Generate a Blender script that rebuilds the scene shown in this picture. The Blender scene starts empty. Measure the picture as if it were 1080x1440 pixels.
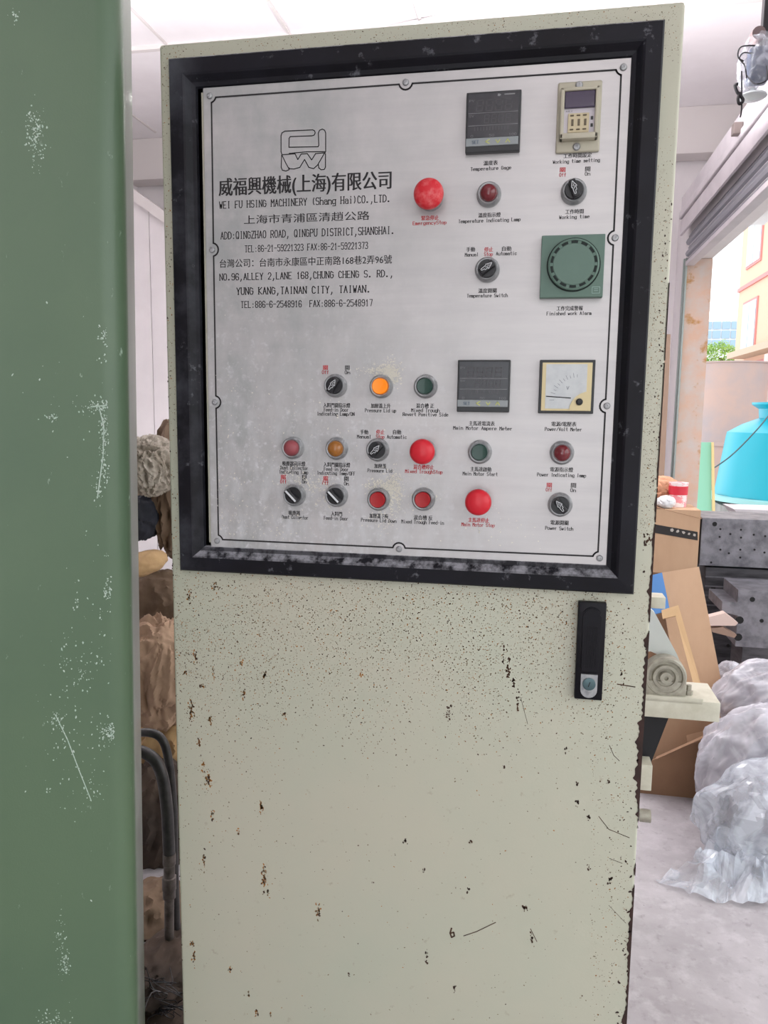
import bpy, bmesh, math, random
from mathutils import Vector, Matrix, noise
S = bpy.context.scene
COL = S.collection
rnd = random.Random(7)
R = math.radians

# ------------------------------------------------------------------ camera
YAW, PIT, ROL, F, CAM = R(-10.79), R(7.4), R(0.68), 1080.0, Vector((0, -1, 1.5))
def _basis():
    c, s = math.cos, math.sin
    M = Matrix(((c(YAW), s(YAW), 0), (-s(YAW), c(YAW), 0), (0, 0, 1)))
    fwd = Vector((0, c(PIT), -s(PIT))); up = Vector((0, s(PIT), c(PIT))); r = Vector((1, 0, 0))
    r2 = r * c(ROL) + up * s(ROL); u2 = -r * s(ROL) + up * c(ROL)
    return M @ r2, M @ u2, M @ fwd
RT, UP, FW = _basis()
cd = bpy.data.cameras.new('camera'); cam = bpy.data.objects.new('camera', cd); COL.objects.link(cam)
cd.sensor_fit = 'HORIZONTAL'; cd.sensor_width = 36; cd.lens = 36 * F / 1080
cd.clip_start = .02; cd.clip_end = 500
mw = Matrix.Identity(4)
for i in range(3):
    mw[i][0] = RT[i]; mw[i][1] = UP[i]; mw[i][2] = -FW[i]; mw[i][3] = CAM[i]
cam.matrix_world = mw
S.camera = cam

# ------------------------------------------------------------------ light
w = bpy.data.worlds.new('overcast'); S.world = w; w.use_nodes = True
nt = w.node_tree; nt.nodes.clear()
wo = nt.nodes.new('ShaderNodeOutputWorld'); bg = nt.nodes.new('ShaderNodeBackground')
bg.inputs[0].default_value = (.93, .97, 1, 1); bg.inputs[1].default_value = 1.9
nt.links.new(bg.outputs[0], wo.inputs[0])
def area(name, loc, rot, sx, sy, power, col=(1, 1, 1), portal=False):
    l = bpy.data.lights.new(name, 'AREA'); l.shape = 'RECTANGLE'; l.size = sx; l.size_y = sy; l.energy = power; l.color = col
    o = bpy.data.objects.new(name, l); o.location = loc; o.rotation_euler = rot; COL.objects.link(o)
    if portal: l.cycles.is_portal = True
    return o
area('doorway_portal', (1.55, 1.5, 1.36), (0, R(90), 0), 2.7, 9, 1, portal=True)
area('entrance_portal', (.05, -5.05, 1.45), (R(90), 0, 0), 1.9, 2.9, 1, portal=True)
for x, y, k in ((.3, -3.4, .55), (.2, 3.4, 1.3), (-2.4, 2.6, 1.2)):          # unseen fill lights, added to brighten the room below and the ceiling above
    area('fill_down', (x, y, 2.96), (0, 0, 0), 1.2, .12, 14 * k, (1, .97, .95))
    area('fill_up', (x, y, 3.0), (R(180), 0, 0), 1.2, .12, 50 * k, (1, .98, 1))
S.view_settings.view_transform = 'Standard'; S.view_settings.look = 'None'
S.view_settings.exposure = .34; S.view_settings.gamma = 1; S.view_settings.use_curve_mapping = False

# ------------------------------------------------------------------ helpers
def ray(px, py):
    return RT * ((px - 540) / F) + UP * ((720 - py) / F) + FW
def at(px, py, Y):                       # the world point seen at that pixel on the plane y = Y
    d = ray(px, py); return CAM + d * ((Y - CAM.y) / d.y)
def atz(px, py, z):
    d = ray(px, py); return CAM + d * ((z - CAM.z) / d.z)
def atx(px, py, x):
    d = ray(px, py); return CAM + d * ((x - CAM.x) / d.x)
def lin(c): c /= 255.; return c / 12.92 if c <= .04045 else ((c + .055) / 1.055) ** 2.4
def C(r, g, b): return (lin(r), lin(g), lin(b), 1)

MATS = {}
def mat(name, col, rough=.5, metal=0, col2=None, scale=8, bump=0, bscale=60, spec=.5, trans=0, alpha=1, emit=0, coat=0, lo=.4, hi=.65, stretch=(1, 1, 1), aniso=0):
    if name in MATS: return MATS[name]
    m = bpy.data.materials.new(name); m.use_nodes = True; n = m.node_tree; b = n.nodes['Principled BSDF']
    b.inputs['Base Color'].default_value = col; b.inputs['Roughness'].default_value = rough; b.inputs['Metallic'].default_value = metal
    b.inputs['Specular IOR Level'].default_value = spec; b.inputs['Transmission Weight'].default_value = trans
    b.inputs['Alpha'].default_value = alpha; b.inputs['Coat Weight'].default_value = coat
    if emit: b.inputs['Emission Color'].default_value = col; b.inputs['Emission Strength'].default_value = emit
    tc = n.nodes.new('ShaderNodeTexCoord'); mp = n.nodes.new('ShaderNodeMapping'); mp.inputs['Scale'].default_value = stretch
    n.links.new(tc.outputs['Object'], mp.inputs[0])
    m['map'] = mp.name
    if col2:
        nz = n.nodes.new('ShaderNodeTexNoise'); nz.inputs['Scale'].default_value = scale; nz.inputs['Detail'].default_value = 6; nz.inputs['Roughness'].default_value = .62
        rp = n.nodes.new('ShaderNodeValToRGB'); rp.color_ramp.elements[0].position = lo; rp.color_ramp.elements[1].position = hi
        rp.color_ramp.elements[0].color = col; rp.color_ramp.elements[1].color = col2
        n.links.new(mp.outputs[0], nz.inputs['Vector']); n.links.new(nz.outputs['Fac'], rp.inputs[0]); n.links.new(rp.outputs[0], b.inputs['Base Color'])
    if bump:
        nb = n.nodes.new('ShaderNodeTexNoise'); nb.inputs['Scale'].default_value = bscale; nb.inputs['Detail'].default_value = 4
        bp = n.nodes.new('ShaderNodeBump'); bp.inputs['Strength'].default_value = bump; bp.inputs['Distance'].default_value = .002
        n.links.new(mp.outputs[0], nb.inputs['Vector']); n.links.new(nb.outputs['Fac'], bp.inputs['Height']); n.links.new(bp.outputs[0], b.inputs['Normal'])
    MATS[name] = m; return m

def overlay(m, col, scale, lo, hi, box=None, stretch=(1, 1, 1), detail=8, up=False, rough=None):
    """blend a second colour over a material where a noise passes a threshold, optionally within soft 1-D bounds on object axes"""
    n = m.node_tree; b = n.nodes['Principled BSDF']; L = n.links
    tc = n.nodes.new('ShaderNodeTexCoord'); mp = n.nodes.new('ShaderNodeMapping'); mp.inputs['Scale'].default_value = stretch
    L.new(tc.outputs['Object'], mp.inputs[0])
    nz = n.nodes.new('ShaderNodeTexNoise'); nz.inputs['Scale'].default_value = scale; nz.inputs['Detail'].default_value = detail; nz.inputs['Roughness'].default_value = .65
    L.new(mp.outputs[0], nz.inputs['Vector'])
    mr = n.nodes.new('ShaderNodeMapRange'); mr.inputs[1].default_value = lo; mr.inputs[2].default_value = hi; L.new(nz.outputs['Fac'], mr.inputs[0])
    fac = mr.outputs[0]
    def mul(a, bb):
        q = n.nodes.new('ShaderNodeMath'); q.operation = 'MULTIPLY'; L.new(a, q.inputs[0]); L.new(bb, q.inputs[1]); return q.outputs[0]
    if box:
        sp = n.nodes.new('ShaderNodeSeparateXYZ'); L.new(tc.outputs['Object'], sp.inputs[0])
        for ax, a0, a1 in box:
            r2 = n.nodes.new('ShaderNodeMapRange'); r2.inputs[1].default_value = a0; r2.inputs[2].default_value = a1
            L.new(sp.outputs[ax], r2.inputs[0]); fac = mul(fac, r2.outputs[0])
    if up:
        ge = n.nodes.new('ShaderNodeNewGeometry'); sp = n.nodes.new('ShaderNodeSeparateXYZ'); L.new(ge.outputs['Normal'], sp.inputs[0])
        r2 = n.nodes.new('ShaderNodeMapRange'); r2.inputs[1].default_value = .1; r2.inputs[2].default_value = .5
        L.new(sp.outputs[2], r2.inputs[0]); fac = mul(fac, r2.outputs[0])
    mx = n.nodes.new('ShaderNodeMix'); mx.data_type = 'RGBA'
    src = b.inputs['Base Color']
    if src.is_linked: L.new(src.links[0].from_socket, mx.inputs[6])
    else: mx.inputs[6].default_value = src.default_value
    mx.inputs[7].default_value = col; L.new(fac, mx.inputs[0]); L.new(mx.outputs[2], src)
    for q in ('Metallic',):
        if b.inputs[q].default_value > 0 and not b.inputs[q].is_linked:
            mm = n.nodes.new('ShaderNodeMapRange'); mm.inputs[3].default_value = b.inputs[q].default_value; mm.inputs[4].default_value = 0
            L.new(fac, mm.inputs[0]); L.new(mm.outputs[0], b.inputs[q])
    return m

def obj(name, bm, m, parent=None, smooth=False, kind=None, label=None):
    me = bpy.data.meshes.new(name); bmesh.ops.recalc_face_normals(bm, faces=bm.faces) if smooth != 'flat' else None
    bm.to_mesh(me); bm.free()
    for x in (m if isinstance(m, (list, tuple)) else [m]): me.materials.append(x)
    if smooth and smooth != 'flat':
        me.polygons.foreach_set('use_smooth', [True] * len(me.polygons))
        try: me.set_sharp_from_angle(angle=R(38))
        except Exception: pass
    o = bpy.data.objects.new(name, me); COL.objects.link(o)
    if parent:
        o.parent = parent; o.matrix_parent_inverse = Matrix.Translation(-wloc(parent))
    if kind: o['kind'] = kind
    if label: o['label'] = label
    return o
def wloc(o):
    return o.location.copy() if o.parent is None else Vector((0, 0, 0))
def tag(o, label, cat, group=None):
    o['label'] = label; o['category'] = cat
    if group: o['group'] = group
    return o
def thing(name, label, cat, loc=(0, 0, 0), group=None):
    o = bpy.data.objects.new(name, None); o.location = loc; COL.objects.link(o); o.empty_display_size = .1
    return tag(o, label, cat, group)
def NB(): return bmesh.new()
def box(bm, x0, x1, y0, y1, z0, z1, bev=0, seg=2, M=None, mi=0):
    t = bmesh.new(); bmesh.ops.create_cube(t, size=1)
    for v in t.verts: v.co = Vector(((x0 + x1) / 2 + v.co.x * (x1 - x0), (y0 + y1) / 2 + v.co.y * (y1 - y0), (z0 + z1) / 2 + v.co.z * (z1 - z0)))
    if bev: bmesh.ops.bevel(t, geom=t.edges[:], offset=bev, segments=seg, affect='EDGES', profile=.5, clamp_overlap=True)
    join(bm, t, M, mi); return bm
def join(bm, t, M=None, mi=0):
    vm = {}
    for v in t.verts: vm[v] = bm.verts.new(M @ v.co if M else v.co)
    for f in t.faces:
        try: g = bm.faces.new([vm[v] for v in f.verts]); g.material_index = mi
        except ValueError: pass
    t.free()
def lathe(bm, prof, c, axis='Y', n=32, mi=0, M=None):
    """prof: (radius, height) list; height runs toward -Y for axis Y (out of the panel), up for Z, +X for X"""
    c = Vector(c); rings = []
    for r, h in prof:
        ring = []
        if r < 1e-6:
            p = {'Y': Vector((0, -h, 0)), 'Z': Vector((0, 0, h)), 'X': Vector((h, 0, 0))}[axis] + c
            ring = [bm.verts.new(M @ p if M else p)]
        else:
            for k in range(n):
                a = 2 * math.pi * k / n; u, v = r * math.cos(a), r * math.sin(a)
                p = {'Y': Vector((u, -h, v)), 'Z': Vector((u, v, h)), 'X': Vector((h, u, v))}[axis] + c
                ring.append(bm.verts.new(M @ p if M else p))
        rings.append(ring)
    for A, B in zip(rings, rings[1:]):
        for k in range(n):
            a, b2 = A[k % len(A)], A[(k + 1) % len(A)]; c2, d = B[(k + 1) % len(B)], B[k % len(B)]
            vs = []
            for q in (a, b2, c2, d):
                if q not in vs: vs.append(q)
            if len(vs) > 2:
                f = bm.faces.new(vs); f.material_index = mi
    return bm
def tube(bm, pts, r, n=8, caps=True, mi=0):
    pts = [Vector(p) for p in pts]; rings = []; up = None
    for i, p in enumerate(pts):
        t = (pts[min(i + 1, len(pts) - 1)] - pts[max(i - 1, 0)]).normalized()
        if up is None: up = t.orthogonal().normalized()
        up = (up - t * up.dot(t)).normalized(); s = t.cross(up)
        rr = r[i] if isinstance(r, (list, tuple)) else r
        rings.append([bm.verts.new(p + (up * math.cos(a) + s * math.sin(a)) * rr) for a in [2 * math.pi * k / n for k in range(n)]])
    for A, B in zip(rings, rings[1:]):
        for k in range(n): bm.faces.new([A[k], A[(k + 1) % n], B[(k + 1) % n], B[k]]).material_index = mi
    if caps: bm.faces.new(rings[0][::-1]); bm.faces.new(rings[-1])
    return bm
def spline(pts, k=8):
    pts = [Vector(p) for p in pts]; out = []
    P = [pts[0]] + pts + [pts[-1]]
    for i in range(1, len(P) - 2):
        for j in range(k):
            t = j / k; a, b, c, d = P[i - 1], P[i], P[i + 1], P[i + 2]
            out.append(.5 * ((2 * b) + (c - a) * t + (2 * a - 5 * b + 4 * c - d) * t * t + (3 * b - a - 3 * c + d) * t ** 3))
    out.append(pts[-1]); return out
def prism(bm, poly, d, mi=0):
    """polygon of world points extruded by vector d"""
    d = Vector(d); A = [bm.verts.new(Vector(p)) for p in poly]; B = [bm.verts.new(Vector(p) + d) for p in poly]; n = len(poly)
    bm.faces.new(A).material_index = mi; bm.faces.new(B[::-1]).material_index = mi
    for k in range(n): bm.faces.new([A[(k + 1) % n], A[k], B[k], B[(k + 1) % n]]).material_index = mi
    return bm
def ribbon(bm, pts, w, y, closed=False, d=.0003):
    """flat stroke in the XZ plane at depth y, w = (width of vertical strokes, of horizontal strokes)"""
    if closed: pts = pts + [pts[0]]
    for (x0, z0), (x1, z1) in zip(pts, pts[1:]):
        dx, dz = x1 - x0, z1 - z0; L = math.hypot(dx, dz)
        if L < 1e-7: continue
        v = abs(dz) / L; ww = (w[0] * v + w[1] * (1 - v)) / 2
        nx, nz = -dz / L * ww, dx / L * ww; ex, ez = dx / L * ww * .6, dz / L * ww * .6
        q = [(x0 - ex + nx, z0 - ez + nz), (x1 + ex + nx, z1 + ez + nz), (x1 + ex - nx, z1 + ez - nz), (x0 - ex - nx, z0 - ez - nz)]
        bm.faces.new([bm.verts.new((a, y, b)) for a, b in q])

# ------------------------------------------------------------------ materials
cream = mat('cream_paint', C(193, 191, 172), .42, col2=C(187, 190, 171), scale=3, bump=.05, bscale=300)
overlay(cream, C(160, 150, 128), 60, .62, .78)
dark_rust = mat('dark_rust', C(58, 42, 34), .8, col2=C(92, 62, 44), scale=60)
orange_rust = mat('orange_rust', C(176, 122, 62), .85, col2=C(128, 86, 50), scale=90)
green_paint = mat('green_paint', C(93, 115, 89), .32, col2=C(84, 107, 84), scale=1.6, bump=.1, bscale=420, spec=.5)
black_frame = mat('black_enamel', C(17, 16, 22), .42, col2=C(25, 25, 33), scale=9, bump=.06, bscale=80, spec=.22)
overlay(black_frame, C(150, 150, 156), 60, .40, .60, up=True)
overlay(black_frame, C(110, 112, 118), 55, .62, .75)
overlay(black_frame, C(74, 76, 82), 9, .44, .70, box=[(0, -.43, -.475)])
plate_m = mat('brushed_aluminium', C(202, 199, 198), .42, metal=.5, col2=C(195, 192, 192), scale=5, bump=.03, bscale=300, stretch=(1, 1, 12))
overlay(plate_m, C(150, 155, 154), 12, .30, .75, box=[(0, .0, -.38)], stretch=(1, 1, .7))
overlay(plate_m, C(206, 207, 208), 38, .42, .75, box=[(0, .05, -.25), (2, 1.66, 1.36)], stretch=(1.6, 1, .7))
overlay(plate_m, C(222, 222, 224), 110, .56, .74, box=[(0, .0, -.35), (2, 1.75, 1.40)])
ink = mat('black_ink', C(30, 28, 30), .6)
red_ink = mat('red_ink', C(196, 40, 48), .6)
chrome = mat('dull_chrome', C(176, 177, 178), .38, metal=.6, col2=C(146, 148, 150), scale=120)
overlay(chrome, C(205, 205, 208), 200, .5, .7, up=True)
black_p = mat('black_plastic', C(22, 22, 26), .35)
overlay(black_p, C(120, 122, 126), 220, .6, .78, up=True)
white_ink = mat('white_print', C(215, 218, 220), .5)
glass_dark = mat('dark_display', C(44, 44, 50), .22, col2=C(54, 55, 60), scale=30)
dim_seg = mat('unlit_segment', C(72, 70, 74), .4)
meter_case = mat('meter_case', C(40, 42, 44), .4)
cream_case = mat('ivory_plastic', C(188, 182, 162), .4)
alarm_m = mat('sage_plastic', C(94, 120, 108), .5, col2=C(100, 126, 113), scale=20)
slot_m = mat('slot_black', C(18, 32, 28), .7)
wall_m = mat('white_panel', C(232, 227, 228), .7, col2=C(222, 217, 218), scale=1.2)
ceil_m = mat('ceiling_white', C(238, 234, 236), .8, col2=C(228, 223, 225), scale=1.5, lo=.35, hi=.7)
beam_m = mat('beam_paint', C(214, 208, 206), .7)
header_m = mat('header_paint', C(205, 198, 202), .5, col2=C(192, 186, 190), scale=3)
slat_m = mat('shutter_grey', C(140, 140, 148), .5)
conc = mat('concrete_floor', C(176, 171, 174), .75, col2=C(156, 151, 153), scale=3.5, bump=.5, bscale=40)
overlay(conc, C(136, 131, 131), 30, .56, .78); overlay(conc, C(190, 186, 189), 16, .5, .8); overlay(conc, C(66, 60, 60), 70, .68, .72)
plaster = mat('peeling_plaster', C(205, 170, 150), .85, col2=C(196, 184, 178), scale=5, bump=.4, bscale=30)
overlay(plaster, C(176, 128, 70), 6, .58, .68)
teal = mat('teal_fibreglass', C(8, 158, 178), .35)
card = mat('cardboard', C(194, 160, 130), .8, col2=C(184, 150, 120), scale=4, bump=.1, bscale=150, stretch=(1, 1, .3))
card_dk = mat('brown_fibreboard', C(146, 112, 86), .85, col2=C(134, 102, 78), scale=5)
steel = mat('machined_steel', C(132, 130, 136), .42, metal=.6, col2=C(96, 94, 100), scale=14)
steel_dk = mat('oiled_steel', C(88, 86, 90), .5, metal=.5, col2=C(58, 56, 60), scale=10, stretch=(.6, 1, 4))
hole_m = mat('drilled_hole', C(18, 17, 18), .8)
mach = mat('cream_machine', C(205, 202, 186), .5, col2=C(188, 184, 166), scale=16)
iron = mat('grey_casting', C(168, 164, 150), .45, metal=.2, col2=C(146, 141, 128), scale=40)
rubber = mat('black_rubber', C(28, 27, 28), .45, col2=C(52, 50, 50), scale=30)

def printed(bm_tri): pass
# ------------------------------------------------------------------ the setting
def struct(name, bm, m, kind='structure'):
    o = obj(name, bm, m); o['kind'] = kind; return o
CZ = 4.1; XW = 1.22; JY = 6.0; BY = 6.5
OT = 2.80                     # top of the opening
struct('floor', box(NB(), -4, XW + .3, -5, BY, -.1, 0), conc)
struct('ground', box(NB(), XW + .3, 60, -30, 90, -.12, -.02), mat('yard_concrete', C(188, 182, 176), .9, col2=C(170, 164, 160), scale=1.5))
ce = NB(); box(ce, -4, XW + .75, -5, BY + .2, CZ, CZ + .1)
ceiling = struct('ceiling', ce, ceil_m)
def seam(parent, name, bm, m): return obj(name, bm, m, parent)
for x in [k * .92 - 3.6 for k in range(4)]:
    seam(ceiling, 'ceiling_seam', box(NB(), x, x + .018, -4.9, 6.1, CZ - .012, CZ + .01), beam_m)
seam(ceiling, 'ceiling_batten', box(NB(), -4, XW + .75, 4.48, 4.52, CZ - .03, CZ + .01), beam_m)
struct('trim_1', box(NB(), -4, XW + .54, 6.25, 6.47, 3.72, CZ - .001, .004), beam_m)
struct('wall_back', box(box(NB(), -4, XW + .2, BY, BY + .15, 0, 3.2), -4, XW + .75, BY, BY + .15, 3.2, CZ - .001), wall_m)
struct('wall_left', box(NB(), -4.15, -4, -5, BY + .15, 0, CZ), wall_m)
wf = NB(); box(wf, -4, -.9, -5.15, -5, 0, CZ - .001); box(wf, 1, XW + .3, -5.15, -5, 0, CZ - .001); box(wf, -.9, 1, -5.15, -5, 2.9, CZ - .001)
struct('wall_front', wf, wall_m)
wr = NB(); box(wr, XW, XW + .2, -5, BY, OT, 3.2); box(wr, XW, XW + .75, -5, BY, 3.2, 3.27); box(wr, XW + .55, XW + .75, -5, BY, 3.27, CZ - .001); box(wr, XW, XW + .2, JY, BY - .001, 0, OT); box(wr, XW, XW + .2, -5, -3, 0, OT)
struct('wall_right', wr, [plaster if False else wall_m])
# plastered reveal at the far side of the opening
struct('trim_2', box(NB(), XW - .002, XW + .202, JY - .02, JY, 0, OT - .002), plaster)
# guide rail for the shutter, in the inner corner
struct('trim_3', box(box(NB(), XW - .016, XW - .003, JY - .06, JY + .02, 0, OT), XW - .026, XW - .016, JY - .02, JY + .02, 0, OT), mat('rail_grey', C(150, 158, 154), .4, metal=.5))
# roller shutter box along the top of the opening: three stepped fascia boards
fz = [atx(959, 334, XW - .12).z, atx(957, 306, XW - .12).z, atx(956, 280, XW - .12).z]
sh = thing('roller_shutter', 'pale roller shutter box with grey rolled curtain along the top of the doorway', 'shutter', (XW, 2, OT))
y0, y1 = -3.1, JY - .04
zb = OT - .02
obj('fascia_board', box(NB(), XW - .075, XW - .055, y0, y1, zb + .20, zb + .32, .003), header_m, sh)
obj('fascia_board', box(NB(), XW - .09, XW - .055, y0, y1, zb + .33, zb + .385, .008), header_m, sh)
obj('fascia_board', box(NB(), XW - .075, XW - .055, y0, y1, zb + .395, zb + .505, .003), header_m, sh)
obj('top_cover', box(NB(), XW - .055, XW, y0, y1, zb + .47, zb + .495), header_m, sh)
cu = NB()
for k in range(5): tube(cu, [(XW + .02 - .02 * (k % 2), y0 + .05, zb + .19 - k * .046), (XW + .02 - .02 * (k % 2), y1 - .02, zb + .19 - k * .046)], .026, 8)
obj('curtain_roll', cu, slat_m, sh, True)
obj('bottom_bar', box(NB(), XW - .02, XW + .05, y0 + .05, y1 - .02, zb - .045, zb - .01, .004), header_m, sh)
b = NB(); p = atx(1040, 181, XW - .09)
obj('limit_switch', box(b, XW - .13, XW - .076, p.y - .03, p.y + .03, p.z - .035, p.z + .03, .005), mat('grey_box', C(120, 108, 104), .5), sh)
# low white partition at the back left with a sloping capping rail
pt = thing('wall_partition', 'white panelled partition with sloping top rail, seen in the gap on the left', 'partition', (-3, 5.6, 0))
a, c_ = at(180, 276, 5.6), at(250, 326, 5.6)
sl = (c_.z - a.z) / (c_.x - a.x)
xs = [-3.99, -3.42, -3.27, -2.7, -2.2]
for x0, x1 in zip(xs, xs[1:]):
    z0 = a.z + (x0 - a.x) * sl; z1 = a.z + (x1 - .006 - a.x) * sl
    obj('panel', prism(NB(), [(x0, 5.6, 0), (x1 - .006, 5.6, 0), (x1 - .006, 5.6, z1), (x0, 5.6, z0)], (0, .05, 0)), wall_m, pt)
zz0 = a.z + (-3.99 - a.x) * sl; zz1 = a.z + (-2.2 - a.x) * sl
obj('capping_rail', prism(NB(), [(-3.99, 5.52, zz0), (-2.2, 5.52, zz1), (-2.2, 5.52, zz1 + .1), (-3.99, 5.52, zz0 + .1)], (0, .14, 0)), beam_m, pt)

# ------------------------------------------------------------------ control cabinet
DL, DR, DT = -.498, .156, 1.974
cab = thing('control_cabinet', 'cream steel control cabinet with rust specks and black-framed instrument panel', 'cabinet', (-.171, 0, 0))
obj('body', box(NB(), DL + .004, DR - .004, .022, .42, .06, DT - .002, .004), cream, cab)
obj('plinth', box(NB(), DL + .02, DR - .02, .04, .40, 0, .06), dark_rust, cab)
obj('door', box(NB(), DL, DR, 0, .021, .07, DT, .004, 3), cream, cab, True)
# paint loss: real thin flakes of bare metal, each with its own outline
def blob(bm, x, z, r, el=1, ang=0, y=-.0002, n=7, mi=0):
    vs = []
    for k in range(n):
        a_ = 2 * math.pi * k / n; rr = r * rnd.uniform(.55, 1.25)
        u, v = rr * math.cos(a_), rr * el * math.sin(a_)
        vs.append(bm.verts.new((x + u * math.cos(ang) - v * math.sin(ang), y, z + u * math.sin(ang) + v * math.cos(ang))))
    bm.faces.new(vs).material_index = mi
FL, FT, FR, FB = -.480, 1.951, .133, 1.276
def inside_frame(x, z): return FL - .002 < x < FR + .002 and FB - .002 < z < FT + .002
ch = NB(); n = 0
while n < 14000:
    px, py = rnd.uniform(225, 955), rnd.uniform(8, 1436); p = at(px, py, 0)
    if not (DL + .003 < p.x < DR - .003 and p.z < DT - .003) or inside_frame(p.x, p.z): continue
    f = .02
    if py > 790: f = max(.02, math.exp(-((py - 875) / 115.) ** 2) * (1 if px < 860 else .35)) * (.55 + .9 * max(0, noise.noise(p * 9)))
    if py > 800 and px < 400: f += .10 * math.exp(-((py - 1000) / 200.) ** 2)
    if px > 830 and py > 850: f += .12
    if px > 885 and py < 760: f += .6 * min(1, max(0, (py - 150) / 300))
    if py < 90: f += .25
    if px < 260 and py < 800: f += .30
    if rnd.random() > f: continue
    n += 1
    blob(ch, p.x, p.z, (.7 if px > 885 or py < 90 else 1) * rnd.choice((.0003, .0004, .0004, .0005, .0006, .0009)), rnd.uniform(.6, 1.8), rnd.uniform(0, 3), n=6, mi=rnd.choice((0, 1, 2, 2)))
marks = [(275, 920, 6, 22, 0), (262, 946, 12, 5, 1), (283, 965, 12, 5, 1), (300, 780 + 165, 4, 16, 1), (303, 826, 10, 12, 1), (266, 840, 8, 16, 1), (340, 932, 5, 14, 1), (372, 950, 8, 10, 1),
         (342, 975, 8, 14, 1), (270, 1000, 12, 26, 1), (400, 1005, 7, 12, 1), (296, 1014, 8, 16, 1), (508, 946, 5, 8, 1), (280, 1045, 6, 14, 0), (286, 1075, 5, 18, 0), (293, 1095, 12, 22, 0), (299, 1146, 5, 20, 0),
         (367, 1135, 8, 22, 0), (335, 1170, 5, 10, 0), (287, 1210, 5, 34, 0), (371, 1235, 9, 40, 1), (377, 1256, 4, 14, 0), (447, 1282, 10, 20, 1), (270, 1328, 9, 10, 0), (273, 1345, 5, 26, 0), (324, 1362, 7, 12, 1),
         (350, 1400, 4, 14, 0), (361, 1424, 10, 9, 0), (381, 1426, 4, 10, 0), (491, 1370, 4, 10, 0), (570, 1182, 7, 10, 0), (525, 1240, 5, 5, 0), (630, 1005, 7, 20, 0), (709, 1078, 3, 8, 0), (661, 1184, 6, 6, 0),
         (739, 1277, 9, 8, 0), (596, 1225, 4, 10, 0), (600, 1345, 4, 22, 0), (640, 1390, 4, 16, 0), (658, 1206 + 45, 4, 8, 0), (812, 1130, 5, 10, 0), (812, 1102, 5, 5, 0), (855, 1100, 5, 5, 0), (828, 1150, 6, 8, 0),
         (858, 1236, 5, 14, 0), (827, 1218, 5, 10, 0), (874, 946, 3, 5, 0), (876, 962, 5, 5, 0), (715, 938, 5, 30, 0), (722, 962, 3, 24, 0), (728, 985, 3, 26, 0), (708, 920, 3, 22, 0), (748, 1320, 5, 22, 0), (795, 1054, 4, 6, 0), (908, 764, 9, 5, 0), (914, 760, 8, 6, 0), (909, 752, 8, 4, 0)]
for px, py, wpx, hpx, mi in marks:
    p = at(px, py, 0)
    for k in range(max(5, int(wpx * hpx / 6))):
        t = rnd.gauss(0, .28); blob(ch, p.x + rnd.gauss(0, .22) * wpx / 1000, p.z + t * hpx / 1000, rnd.uniform(.0004, .0016), rnd.uniform(.8, 1.9), rnd.uniform(-.4, .4), y=-.00025, mi=(rnd.choice((0, 1, 1, 2)) if px < 460 else mi))
for q, wd in [([(652, 1316), (670, 1310), (697, 1297)], .0012), ([(842, 1148), (856, 1166), (885, 1178)], .0009), ([(857, 1048), (863, 1062), (871, 1070)], .0007), ([(868, 962), (893, 966)], .0014), ([(746, 1306), (755, 1324)], .001),
              ([(857, 1207), (875, 1214)], .0007), ([(856, 1273), (880, 1298)], .0005), ([(732, 980), (742, 1018)], .0005), ([(635, 1305), (633, 1312), (635, 1318), (639, 1316), (638, 1311), (634, 1312)], .0022)]:
    ribbon(ch, [(at(x, y, 0).x, at(x, y, 0).z) for x, y in q], (wd, wd), -.00025)
obj('paint_flakes', ch, [dark_rust, orange_rust, mat('brown_speck', C(122, 108, 84), .8)], cab, 'flat', 'stuff')
# worn right and left edges
ed = NB(); z = .08; prev = None
while z < 1.66:
    amt = min(1, (1.66 - z) / .5); band = 1.3 if .86 < z < 1.3 else .75
    n1 = noise.noise(Vector((z * 7, 1, 3))); n2 = noise.noise(Vector((z * 45, 4, 3))); n3 = noise.noise(Vector((z * 160, 2, 7)))
    wv = max(0, amt * band * (.0036 + .010 * n1 + .005 * n2 + .0035 * n3)); wv = min(wv, .011)
    x0 = DR + .0002; cur = [ed.verts.new((x0 - wv, -.0003, z)), ed.verts.new((x0, -.0003, z)), ed.verts.new((x0, .021, z))]
    if prev and (wv > 0 or prev[3] > 0):
        ed.faces.new([prev[0], cur[0], cur[1], prev[1]]); ed.faces.new([prev[1], cur[1], cur[2], prev[2]])
    prev = cur + [wv]
    if rnd.random() < .07 * amt: blob(ed, DR - rnd.uniform(.002, .014), z, rnd.uniform(.0006, .0018), rnd.uniform(.8, 2), rnd.uniform(0, 3), -.0003)
    if rnd.random() < .05: blob(ed, DL + rnd.uniform(.001, .003), z, rnd.uniform(.0004, .0009), 2, 0, -.0003)
    z += .0014
for k in range(60): blob(ed, DR - rnd.uniform(.001, .010), rnd.uniform(1.4, 1.75), rnd.uniform(.0004, .0010), rnd.uniform(.8, 2), 0, -.0003)
obj('worn_edge', ed, mat('edge_rust', C(62, 40, 34), .8, col2=C(44, 30, 26), scale=50), cab, 'flat', 'stuff')

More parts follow.
